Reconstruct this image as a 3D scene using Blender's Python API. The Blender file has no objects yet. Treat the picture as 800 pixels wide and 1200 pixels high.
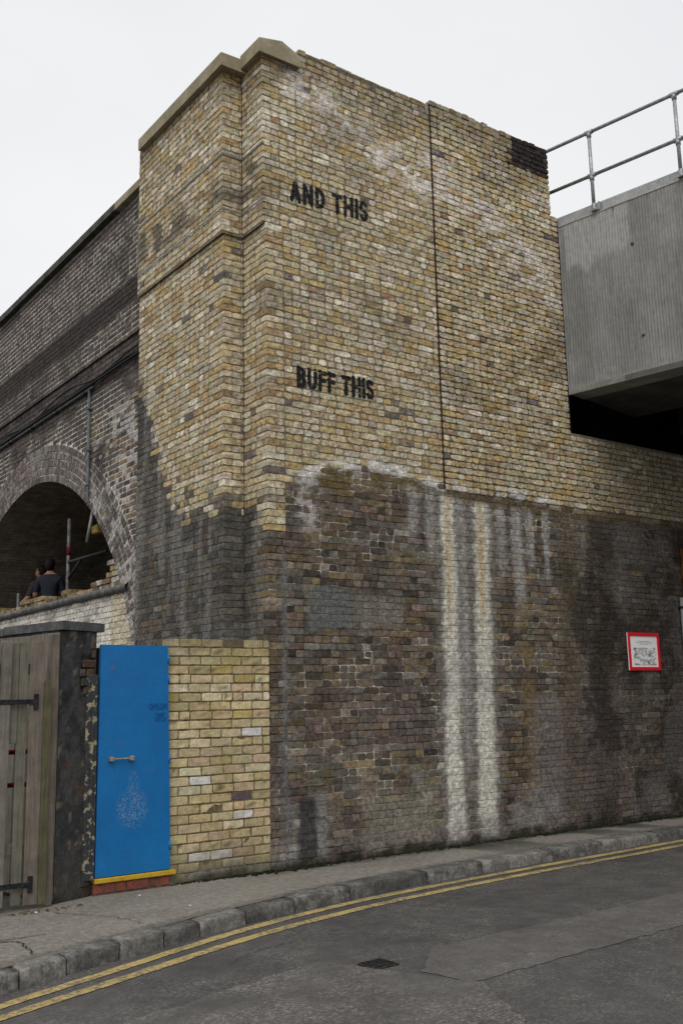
import bpy, math, random
import numpy as np
from mathutils import Matrix, Vector

random.seed(7)
RNG = np.random.default_rng(11)
scene = bpy.context.scene
COL = scene.collection

# ------------------------------------------------------------------ camera
CAM = np.array([-5.35, -8.6, 1.59])
YAW, PITCH, ROLL = map(math.radians, (36.138, 10.6116, -1.2217))
FPX = 1179.79                       # focal length in pixels of an 800x1200 picture
_f = np.array([math.sin(YAW)*math.cos(PITCH), math.cos(YAW)*math.cos(PITCH), math.sin(PITCH)])
_r = np.array([math.cos(YAW), -math.sin(YAW), 0.0]); _u = np.cross(_r, _f)
CR = math.cos(ROLL)*_r + math.sin(ROLL)*_u
CU = -math.sin(ROLL)*_r + math.cos(ROLL)*_u
cd = bpy.data.cameras.new('camera'); cam = bpy.data.objects.new('camera', cd); COL.objects.link(cam)
cd.sensor_fit = 'VERTICAL'; cd.sensor_height = 36.0; cd.lens = FPX/1200*36.0
cd.clip_start = 0.05; cd.clip_end = 2000
m = Matrix.Identity(4)
for i in range(3):
    m[i][0] = CR[i]; m[i][1] = CU[i]; m[i][2] = -_f[i]; m[i][3] = CAM[i]
cam.matrix_world = m
scene.camera = cam

# ------------------------------------------------------------------ world, sun, exposure
SUN_EL, SUN_AZ = math.radians(52), math.radians(222)     # azimuth clockwise from +Y
w = bpy.data.worlds.new('World'); scene.world = w; w.use_nodes = True
nt = w.node_tree; nt.nodes.clear()
out = nt.nodes.new('ShaderNodeOutputWorld'); bg = nt.nodes.new('ShaderNodeBackground')
sky = nt.nodes.new('ShaderNodeTexSky'); sky.sky_type = 'NISHITA'; sky.sun_disc = False
sky.sun_elevation = SUN_EL; sky.sun_rotation = SUN_AZ; sky.dust_density = 4.0; sky.air_density = 1.0
hs = nt.nodes.new('ShaderNodeHueSaturation'); hs.inputs['Saturation'].default_value = 0.12
tc = nt.nodes.new('ShaderNodeTexCoord')
mp = nt.nodes.new('ShaderNodeMapping'); mp.inputs['Scale'].default_value = (1.0, 1.0, 2.2)
nz = nt.nodes.new('ShaderNodeTexNoise'); nz.inputs['Scale'].default_value = 1.7; nz.inputs['Detail'].default_value = 4; nz.inputs['Roughness'].default_value = 0.45
rp = nt.nodes.new('ShaderNodeValToRGB')
rp.color_ramp.elements[0].position = 0.30; rp.color_ramp.elements[0].color = (8.7, 8.9, 9.2, 1)
rp.color_ramp.elements[1].position = 0.62; rp.color_ramp.elements[1].color = (9.9, 9.95, 10.1, 1)
mx = nt.nodes.new('ShaderNodeMix'); mx.data_type = 'RGBA'; mx.inputs[0].default_value = 0.88
nt.links.new(sky.outputs[0], hs.inputs['Color'])
nt.links.new(tc.outputs['Generated'], mp.inputs[0]); nt.links.new(mp.outputs[0], nz.inputs['Vector'])
nt.links.new(nz.outputs['Fac'], rp.inputs[0])
nt.links.new(hs.outputs[0], mx.inputs[6]); nt.links.new(rp.outputs[0], mx.inputs[7])
nt.links.new(mx.outputs[2], bg.inputs[0]); bg.inputs[1].default_value = 0.1
nt.links.new(bg.outputs[0], out.inputs[0])

sl = bpy.data.lights.new('sun', 'SUN'); so = bpy.data.objects.new('sun', sl); COL.objects.link(so)
sl.energy = 1.3; sl.angle = math.radians(40); sl.color = (1.0, 0.97, 0.92)
sdir = Vector((math.sin(SUN_AZ)*math.cos(SUN_EL), math.cos(SUN_AZ)*math.cos(SUN_EL), math.sin(SUN_EL)))
so.rotation_euler = sdir.to_track_quat('Z', 'Y').to_euler(); so.location = (-10, -12, 20)
scene.view_settings.view_transform = 'Standard'; scene.view_settings.look = 'None'
scene.view_settings.exposure = 0.0; scene.view_settings.gamma = 1.0

# ------------------------------------------------------------------ numpy noise
def _hash(ix, iy, s):
    h = (ix.astype(np.int64)*374761393 + iy.astype(np.int64)*668265263 + s*1442695041) & 0x7fffffff
    h = ((h ^ (h >> 13))*1274126177) & 0x7fffffff
    h = h ^ (h >> 16)
    return (h & 0xffff)/65535.0
def vnoise(x, y, s=0):
    x = np.asarray(x, float); y = np.asarray(y, float)
    ix = np.floor(x); iy = np.floor(y); fx = x-ix; fy = y-iy
    fx = fx*fx*(3-2*fx); fy = fy*fy*(3-2*fy)
    a = _hash(ix, iy, s); b = _hash(ix+1, iy, s); c = _hash(ix, iy+1, s); d = _hash(ix+1, iy+1, s)
    return (a*(1-fx)+b*fx)*(1-fy) + (c*(1-fx)+d*fx)*fy
def fbm(x, y, s=0, o=3):
    t = 0; a = 1.0; n = 0
    for k in range(o):
        t = t + a*vnoise(np.asarray(x)*2**k, np.asarray(y)*2**k, s+k*17); n += a; a *= 0.5
    return t/n
def sst(a, b, x):
    t = np.clip((np.asarray(x, float)-a)/(b-a), 0, 1); return t*t*(3-2*t)
def mixc(col, c2, msk):
    msk = np.clip(np.asarray(msk, float), 0, 1)[:, None]
    return col*(1-msk) + np.asarray(c2, float)[None, :]*msk
def boxm(x, z, x0, x1, z0, z1, e=0.04, s=3):
    n = (fbm(x*9, z*9, s)-.5)*e*2.2
    return sst(x0-e, x0+e, x+n)*sst(x1+e, x1-e, x+n)*sst(z0-e, z0+e, z+n)*sst(z1+e, z1-e, z+n)

# ------------------------------------------------------------------ materials
def new_mat(name):
    M = bpy.data.materials.new(name); M.use_nodes = True
    return M, M.node_tree, M.node_tree.nodes['Principled BSDF']
def N(nt, t, **k):
    n = nt.nodes.new(t)
    for a, b in k.items():
        if a in n.inputs: n.inputs[a].default_value = b
        else: setattr(n, a, b)
    return n
def grainy(nt, b, colsock, coords, amt=(0.72, 1.25), scale=40, bump=0.35, bscale=110, bdist=0.004, rough=0.92, spec=0.15, fine=260, lim=(.3, .7), fl=(.85, 1.14)):
    """multiply a colour by two noises and add bump"""
    n1 = N(nt, 'ShaderNodeTexNoise', Scale=scale, Detail=5.0, Roughness=0.65)
    n2 = N(nt, 'ShaderNodeTexNoise', Scale=fine, Detail=2.0)
    nt.links.new(coords, n1.inputs['Vector']); nt.links.new(coords, n2.inputs['Vector'])
    mr = N(nt, 'ShaderNodeMapRange'); mr.inputs[1].default_value, mr.inputs[2].default_value = lim
    mr.inputs[3].default_value = amt[0]; mr.inputs[4].default_value = amt[1]
    nt.links.new(n1.outputs['Fac'], mr.inputs[0])
    mr2 = N(nt, 'ShaderNodeMapRange'); mr2.inputs[1].default_value = .3; mr2.inputs[2].default_value = .7
    mr2.inputs[3].default_value, mr2.inputs[4].default_value = fl
    nt.links.new(n2.outputs['Fac'], mr2.inputs[0])
    mm = N(nt, 'ShaderNodeMath', operation='MULTIPLY'); nt.links.new(mr.outputs[0], mm.inputs[0]); nt.links.new(mr2.outputs[0], mm.inputs[1])
    vm = N(nt, 'ShaderNodeVectorMath', operation='SCALE'); nt.links.new(colsock, vm.inputs[0]); nt.links.new(mm.outputs[0], vm.inputs['Scale'])
    nt.links.new(vm.outputs[0], b.inputs['Base Color'])
    n3 = N(nt, 'ShaderNodeTexNoise', Scale=bscale, Detail=4.0, Roughness=0.7); nt.links.new(coords, n3.inputs['Vector'])
    bp = N(nt, 'ShaderNodeBump', Strength=bump, Distance=bdist); nt.links.new(n3.outputs['Fac'], bp.inputs['Height'])
    nt.links.new(bp.outputs[0], b.inputs['Normal'])
    b.inputs['Roughness'].default_value = rough; b.inputs['Specular IOR Level'].default_value = spec
    return bp
def mat_attr(name, **k):
    M, nt, b = new_mat(name)
    at = N(nt, 'ShaderNodeAttribute', attribute_name='Col'); g = N(nt, 'ShaderNodeNewGeometry')
    grainy(nt, b, at.outputs['Color'], g.outputs['Position'], **k)
    return M
def mat_plain(name, c, c2=None, mscale=3.0, mpos=(.45, .6), metallic=0.0, **k):
    """two-tone mottled colour, world coordinates"""
    M, nt, b = new_mat(name); g = N(nt, 'ShaderNodeNewGeometry')
    n = N(nt, 'ShaderNodeTexNoise', Scale=mscale, Detail=6.0, Roughness=0.6); nt.links.new(g.outputs['Position'], n.inputs['Vector'])
    r = N(nt, 'ShaderNodeValToRGB'); r.color_ramp.elements[0].position, r.color_ramp.elements[1].position = mpos
    r.color_ramp.elements[0].color = (*c, 1); r.color_ramp.elements[1].color = (*(c2 or c), 1)
    nt.links.new(n.outputs['Fac'], r.inputs[0])
    grainy(nt, b, r.outputs[0], g.outputs['Position'], **k)
    b.inputs['Metallic'].default_value = metallic
    return M
MB_ = {}
def speck(nt, sock, coords, scale, thr, col, amt):
    n = N(nt, 'ShaderNodeTexNoise', Scale=scale, Detail=4.0, Roughness=.7); nt.links.new(coords, n.inputs['Vector'])
    t = N(nt, 'ShaderNodeMapRange'); t.inputs[1].default_value = thr; t.inputs[2].default_value = thr+.06; t.inputs[4].default_value = amt; nt.links.new(n.outputs['Fac'], t.inputs[0])
    x = N(nt, 'ShaderNodeMix', data_type='RGBA'); nt.links.new(t.outputs[0], x.inputs[0]); nt.links.new(sock, x.inputs[6]); x.inputs[7].default_value = (*col, 1)
    return x.outputs[2]
def mat_brick():
    M, nt, b = new_mat('weathered_brick'); at = N(nt, 'ShaderNodeAttribute', attribute_name='Col'); g = N(nt, 'ShaderNodeNewGeometry'); P = g.outputs['Position']
    c = speck(nt, at.outputs['Color'], P, 36, .585, (.42, .37, .29), .22)
    off = N(nt, 'ShaderNodeVectorMath', operation='ADD'); off.inputs[1].default_value = (7.3, 2.1, 4.4); nt.links.new(P, off.inputs[0])
    c = speck(nt, c, off.outputs[0], 30, .60, (.035, .028, .02), .45)
    grainy(nt, b, c, P, amt=(.60, 1.45), scale=20, bump=.7, bscale=60, bdist=.006, fine=120, lim=(.36, .64), fl=(.72, 1.28))
    return M
MB_['brick'] = mat_brick()
MB_['cleanbrick'] = mat_attr('clean_buff_brick', amt=(.80, 1.2), scale=22, bump=.6, bscale=60, bdist=.005, fine=110, lim=(.36, .64), fl=(.84, 1.16))
MB_['mortar'] = mat_attr('lime_mortar', amt=(.5, 1.5), scale=30, bump=.8, bscale=120, bdist=.006, fine=130, lim=(.36, .64), fl=(.75, 1.25))
MB_['concrete'] = mat_plain('stained_concrete', (.27, .265, .245), (.35, .34, .315), 2.5, amt=(.8, 1.15))
MB_['stone'] = mat_plain('coping_stone', (.27, .235, .155), (.36, .315, .215), 4.0, amt=(.8, 1.15))
MB_['darkstone'] = mat_plain('dark_coping_stone', (.055, .056, .05), (.095, .095, .085), 5.0)
MB_['slate'] = mat_plain('slate_strip', (.19, .192, .18), (.26, .255, .23), 8.0)
MB_['sealant'] = mat_plain('joint_sealant', (.035, .022, .018), (.06, .035, .028), 20.0)
MB_['blackpaint'] = mat_plain('black_paint', (.012, .012, .013), (.022, .022, .022), 30.0, rough=.7)
MB_['galv'] = mat_plain('galvanised_steel', (.30, .31, .32), (.42, .43, .44), 25.0, metallic=.55, rough=.5, spec=.5, bump=.05)
MB_['cable'] = mat_plain('black_cable', (.012, .012, .013), rough=.6)
MB_['greypvc'] = mat_plain('grey_conduit', (.10, .115, .115), (.15, .165, .165), 10.0, rough=.6, bump=.1)
MB_['iron'] = mat_plain('black_iron', (.014, .015, .017), (.03, .029, .03), 20.0, rough=.6, bump=.2)
MB_['rust'] = mat_plain('cast_iron_cover', (.022, .018, .015), (.045, .035, .028), 40.0, rough=.7)
MB_['redpaint'] = mat_plain('red_paint', (.16, .01, .015), (.10, .008, .01), 10.0, rough=.6)
MB_['moss'] = mat_plain('dark_moss', (.008, .009, .005), (.028, .032, .012), 18.0)
MB_['redbrick'] = mat_plain('red_brick', (.22, .07, .045), (.12, .055, .045), 14.0)
MB_['browntimber'] = mat_plain('brown_timber', (.10, .045, .014), (.16, .07, .02), 5.0)

# ------------------------------------------------------------------ object helpers
def tag(o, label=None, cat=None, group=None, kind=None):
    if label: o['label'] = label
    if cat: o['category'] = cat
    if group: o['group'] = group
    if kind: o['kind'] = kind
    return o
def empty(name, loc, label=None, cat=None, group=None):
    o = bpy.data.objects.new(name, None); COL.objects.link(o); o.location = loc; o.empty_display_size = .2
    return tag(o, label, cat, group)
def org(p):
    v = np.zeros(3)
    while p is not None: v += np.array(p.location); p = p.parent
    return v
def link(name, verts, faces, mat, parent=None, smooth=False, cols=None, at=None):
    """verts in world coordinates; the object's origin goes to `at` (default: centre of its foot)"""
    v = np.asarray(verts, float).reshape(-1, 3)
    if at is None: at = np.array([(v[:, 0].min()+v[:, 0].max())/2, (v[:, 1].min()+v[:, 1].max())/2, v[:, 2].min()])
    at = np.asarray(at, float)
    me = bpy.data.meshes.new(name); me.from_pydata((v-at).tolist(), [], faces)
    if cols is not None:
        ca = me.color_attributes.new('Col', 'FLOAT_COLOR', 'POINT')
        ca.data.foreach_set('color', np.c_[cols, np.ones(len(cols))].astype(np.float32).ravel())
    if smooth is not False:
        s = np.ones(len(faces), bool) if smooth is True else np.asarray(smooth)
        me.polygons.foreach_set('use_smooth', s)
    if mat: me.materials.append(mat)
    o = bpy.data.objects.new(name, me); COL.objects.link(o)
    if parent is not None: o.parent = parent
    o.location = at - org(parent)
    return o
def struct(o): o['kind'] = 'structure'; return o

class G:
    """collects simple solids into one mesh"""
    def __init__(s): s.v = []; s.f = []
    def add(s, v, f):
        b = len(s.v); s.v += [tuple(map(float, p)) for p in v]; s.f += [tuple(b+i for i in q) for q in f]; return s
    def box(s, x0, x1, y0, y1, z0, z1, bev=0.0, jit=0.0):
        if bev <= 0:
            v = [(x, y, z) for z in (z0, z1) for y in (y0, y1) for x in (x0, x1)]
            f = [(0, 2, 3, 1), (4, 5, 7, 6), (0, 1, 5, 4), (2, 6, 7, 3), (0, 4, 6, 2), (1, 3, 7, 5)]
        else:
            v, f = bevel_box(bev); v = np.array(v); h = np.array([x1-x0, y1-y0, z1-z0])/2; c = np.array([x0+x1, y0+y1, z0+z1])/2
            v = c + np.sign(v)*(h-bev) + v/ (np.abs(v).max())*0 + (v-np.sign(v))*1.0
        if jit: v = [(p[0]+random.uniform(-jit, jit), p[1]+random.uniform(-jit, jit), p[2]+random.uniform(-jit, jit)) for p in v]
        return s.add(v, f)
    def obox(s, c, ax, ay, az, hx, hy, hz, bev=.0):
        """oriented box, centre c, unit axes, half sizes"""
        g = G().box(-hx, hx, -hy, hy, -hz, hz, bev)
        c, ax, ay, az = map(lambda q: np.asarray(q, float), (c, ax, ay, az))
        return s.add([c+p[0]*ax+p[1]*ay+p[2]*az for p in g.v], g.f)
    def tube(s, pts, r, n=10, cap=True):
        pts = [np.asarray(p, float) for p in pts]; b = len(s.v)
        rs = r if hasattr(r, '__len__') else [r]*len(pts)
        d0 = pts[1]-pts[0]; a = np.cross(d0, [0, 0, 1.0])
        if np.linalg.norm(a) < 1e-6*np.linalg.norm(d0)+1e-9: a = np.cross(d0, [1.0, 0, 0])
        for i, p in enumerate(pts):
            d = pts[min(i+1, len(pts)-1)]-pts[max(i-1, 0)]; d = d/np.linalg.norm(d)
            a = a-d*(a@d); a = a/np.linalg.norm(a); c = np.cross(d, a)
            for k in range(n):
                t = 2*math.pi*k/n; s.v.append(tuple(p+rs[i]*(math.cos(t)*a+math.sin(t)*c)))
        for i in range(len(pts)-1):
            for k in range(n):
                k2 = (k+1) % n
                s.f.append((b+i*n+k, b+i*n+k2, b+(i+1)*n+k2, b+(i+1)*n+k))
        if cap:
            s.f.append(tuple(b+k for k in reversed(range(n)))); e = b+(len(pts)-1)*n; s.f.append(tuple(e+k for k in range(n)))
        return s
    def prism(s, poly, axis_fn, a, b):
        """poly: list of 2d points (counter-clockwise seen from +axis end b); axis_fn(p, t) -> 3d"""
        n = len(poly); v = [axis_fn(p, a) for p in poly]+[axis_fn(p, b) for p in poly]
        f = [tuple(reversed(range(n))), tuple(range(n, 2*n))]+[(i, (i+1) % n, n+(i+1) % n, n+i) for i in range(n)]
        return s.add(v, f)
    def obj(s, name, mat, parent=None, smooth=False, at=None): return link(name, s.v, s.f, mat, parent, smooth, at=at)
def bevel_box(bev):
    # 24-vertex chamfered cube around (+-1), offsets in metres encoded beyond +-1
    v = []; idx = {}
    for sx in (-1, 1):
        for sy in (-1, 1):
            for sz in (-1, 1):
                for a in range(3):
                    p = [sx, sy, sz]; p[a] += (sx, sy, sz)[a]*bev
                    idx[(sx, sy, sz, a)] = len(v); v.append(tuple(p))
    f = []
    for a in range(3):
        b, c = (a+1) % 3, (a+2) % 3
        for s in (-1, 1):
            q = []
            for (tb, tc_) in ((-1, -1), (1, -1), (1, 1), (-1, 1)):
                k = [0, 0, 0]; k[a] = s; k[b] = tb; k[c] = tc_; q.append(idx[(*k, a)])
            f.append(tuple(q if s > 0 else reversed(q)))
    for a in range(3):          # edges along axis a
        b, c = (a+1) % 3, (a+2) % 3
        for sb in (-1, 1):
            for sc in (-1, 1):
                k0 = [0, 0, 0]; k1 = [0, 0, 0]
                k0[a] = -1; k1[a] = 1; k0[b] = k1[b] = sb; k0[c] = k1[c] = sc
                q = [idx[(*k0, b)], idx[(*k1, b)], idx[(*k1, c)], idx[(*k0, c)]]
                if sb*sc > 0: q = q[::-1]
                f.append(tuple(q))
    for sx in (-1, 1):
        for sy in (-1, 1):
            for sz in (-1, 1):
                q = [idx[(sx, sy, sz, a)] for a in range(3)]
                if sx*sy*sz < 0: q = q[::-1]
                f.append(tuple(q))
    return v, f

# ------------------------------------------------------------------ bricks
PER = [(0, 0), (1, 0), (2, 0), (3, 0), (3, 1), (3, 2), (2, 2), (1, 2), (0, 2), (0, 1)]
BF = [(j*4+i, j*4+i+1, (j+1)*4+i+1, (j+1)*4+i) for j in range(2) for i in range(3)]
for k in range(10):
    k2 = (k+1) % 10; p = PER[k][1]*4+PER[k][0]; p2 = PER[k2][1]*4+PER[k2][0]
    BF.append((p2, p, 12+k, 12+k2))
for k in range(10):
    k2 = (k+1) % 10; BF.append((12+k2, 12+k, 22+k, 22+k2))
BF = np.array(BF); BSM = np.array([False]*26)

class Bricks:
    def __init__(s): s.c = []; s.U = []; s.V = []; s.Nn = []; s.w = []; s.h = []; s.d = []; s.col = []; s.kind = []
    def add(s, c, U, V, Nn, w, h, d, col, kind=0):
        s.c.append(c); s.U.append(U); s.V.append(V); s.Nn.append(Nn); s.w.append(w); s.h.append(h); s.d.append(d); s.col.append(col); s.kind.append(kind)
    def verts(s, cham=.006, jit=.0022, corner=.006, face=.0015):
        c, U, V, Nn, w, h, d = [np.asarray(a, float) for a in (s.c, s.U, s.V, s.Nn, s.w, s.h, s.d)]
        n = len(w); R = np.random.default_rng(5)
        ui = np.array([-1, -.36, .36, 1.0]); vi = np.array([-1, 0, 1.0])
        fu = np.tile(ui, 3); fv = np.repeat(vi, 4)
        pu = np.array([ui[i] for i, j in PER]); pv = np.array([vi[j] for i, j in PER]); pidx = np.array([j*4+i for i, j in PER])
        ju = R.uniform(-jit, jit, (n, 10)); jv = R.uniform(-jit, jit, (n, 10))
        isc = (np.abs(pu) == 1) & (np.abs(pv) == 1)
        crn = np.asarray(corner(c) if callable(corner) else np.full(n, corner)); crn = np.where(d > .09, np.minimum(crn, .003), crn); cc = R.uniform(.2, 1.0, (n, 10))*crn[:, None]*isc
        fo = R.uniform(-face, face, (n, 12))
        tilt = R.uniform(-.0010, .0010, (n, 1))*fu[None] + R.uniform(-.0008, .0008, (n, 1))*fv[None]
        u0 = fu[None]*(w[:, None]/2-cham); v0 = fv[None]*(h[:, None]/2-cham)
        u0[:, pidx] += ju-np.sign(pu)*cc; v0[:, pidx] += jv-np.sign(pv)*cc
        u1 = pu[None]*(w[:, None]/2)+ju-np.sign(pu)*cc*.9; v1 = pv[None]*(h[:, None]/2)+jv-np.sign(pv)*cc*.9
        uu = np.concatenate([u0, u1, u1], 1); vv = np.concatenate([v0, v1, v1], 1)
        tt = np.concatenate([fo+tilt, np.full((n, 10), -cham)+(fo+tilt)[:, pidx]*.6, -np.repeat(d[:, None], 10, 1)], 1)
        P = c[:, None]+uu[..., None]*U[:, None]+vv[..., None]*V[:, None]+tt[..., None]*Nn[:, None]
        return P
    def build(s, parent, stain, mat, part='brick', rest='brick_courses', limit=300, hide=None, cham=.0020, jit=.0020, corner=.004, face=.0016):
        P = s.verts(cham, jit, corner, face); n = len(P)
        base = np.repeat(np.asarray(s.col, float)[:, None], 32, 1)
        pts = P.reshape(-1, 3); cols = stain(pts, base.reshape(-1, 3), 'b', np.repeat(np.asarray(s.kind), 32), np.repeat(np.random.default_rng(77).random(n), 32)).reshape(n, 32, 3)
        # size on the picture
        rel = np.asarray(s.c)-CAM; zc = rel@_f; px = 400+FPX*(rel@CR)/zc; py = 600-FPX*(rel@CU)/zc
        Nn = np.asarray(s.Nn); dist = np.linalg.norm(rel, axis=1); cosv = -(rel*Nn).sum(1)/dist
        area = np.asarray(s.w)*np.asarray(s.h)*cosv/dist**2
        ok = (zc > 0) & (px > 0) & (px < 800) & (py > 0) & (py < 1200) & (cosv > 0)
        if hide is not None: ok &= ~hide(np.asarray(s.c), px, py)
        area = np.where(ok, area, -1)
        order = np.argsort(-area); pick = [i for i in order[:limit] if area[i] > 0]
        sel = np.zeros(n, bool); sel[pick] = True
        fl = BF.tolist()
        for i in pick:
            o = link(part, P[i], fl, mat, parent, BSM, cols[i], at=np.asarray(s.c[i]))
        r = np.where(~sel)[0]
        if len(r):
            F = (BF[None]+(np.arange(len(r))*32)[:, None, None]).reshape(-1, 4)
            o = link(rest, P[r].reshape(-1, 3), F.tolist(), mat, parent, np.tile(BSM, len(r)), cols[r].reshape(-1, 3))
            o['kind'] = 'stuff'
        return pick

def fill(u0, u1, typ, R, L=.215, H=.103, J=.010, mixp=.15):
    """bricks along one course; typ 0 stretchers, 1 headers -> list of (ua, ub)"""
    res = []; u = u0
    while u < u1-.02:
        t = typ if R.random() > mixp else 1-typ
        w = (L if t == 0 else H)*R.uniform(.93, 1.05)
        e = u+w
        if u1-e < .055: e = u1
        res.append((u, e)); u = e+J*R.uniform(.75, 1.35)
    return res
def grid(name, o, U, V, lu, lv, step, stain, mat, parent, kind=0, skip=None, base=(.2, .18, .15), bump=.0010):
    o, U, V = map(lambda q: np.asarray(q, float), (o, U, V)); Nn = np.cross(U, V)
    nu = max(1, int(round(lu/step))); nv = max(1, int(round(lv/step)))
    a, b = np.meshgrid(np.linspace(0, lu, nu+1), np.linspace(0, lv, nv+1))
    a = a.ravel(); b = b.ravel()
    P = o+a[:, None]*U+b[:, None]*V + ((fbm(a*25, b*25, 4)-.5)*2*bump)[:, None]*Nn
    cols = stain(P, np.tile(np.asarray(base, float), (len(P), 1)), 'm', np.full(len(P), kind), .35+.3*fbm(a*9, b*14, 6))
    F = []
    for j in range(nv):
        for i in range(nu):
            q = (j*(nu+1)+i, j*(nu+1)+i+1, (j+1)*(nu+1)+i+1, (j+1)*(nu+1)+i)
            if skip is not None and skip(P[list(q)].mean(0)): continue
            F.append(q)
    return link(name, P, F, mat, parent, True, cols)

def pick(pal, R):
    cs, ws = zip(*pal); ws = np.array(ws)/sum(ws)
    c = np.array(cs[R.choice(len(cs), p=ws)]); return c*R.uniform(.85, 1.15)*(1+R.uniform(-.04, .04, 3))
YEL = [((.50, .43, .30), 28), ((.46, .38, .235), 24), ((.44, .325, .155), 16), ((.42, .37, .28), 14), ((.61, .55, .43), 12), ((.33, .225, .12), 4), ((.14, .12, .115), 1.6), ((.40, .295, .18), 3)]
DRK = [((.133, .106, .075), 34), ((.120, .096, .079), 22), ((.132, .120, .100), 18), ((.150, .114, .064), 11), ((.124, .088, .070), 8), ((.070, .060, .050), 11)]
GRY = [((.105, .097, .085), 30), ((.130, .118, .098), 25), ((.08, .073, .066), 25), ((.13, .102, .068), 12), ((.16, .147, .125), 8)]
VIA = [((.085, .070, .065), 30), ((.105, .085, .075), 25), ((.07, .060, .057), 20), ((.12, .10, .082), 15), ((.088, .064, .058), 10)]
LOW = [((.53, .44, .265), 32), ((.49, .39, .215), 24), ((.50, .38, .25), 12), ((.41, .34, .19), 14), ((.58, .50, .345), 12), ((.45, .35, .14), 5)]

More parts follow.
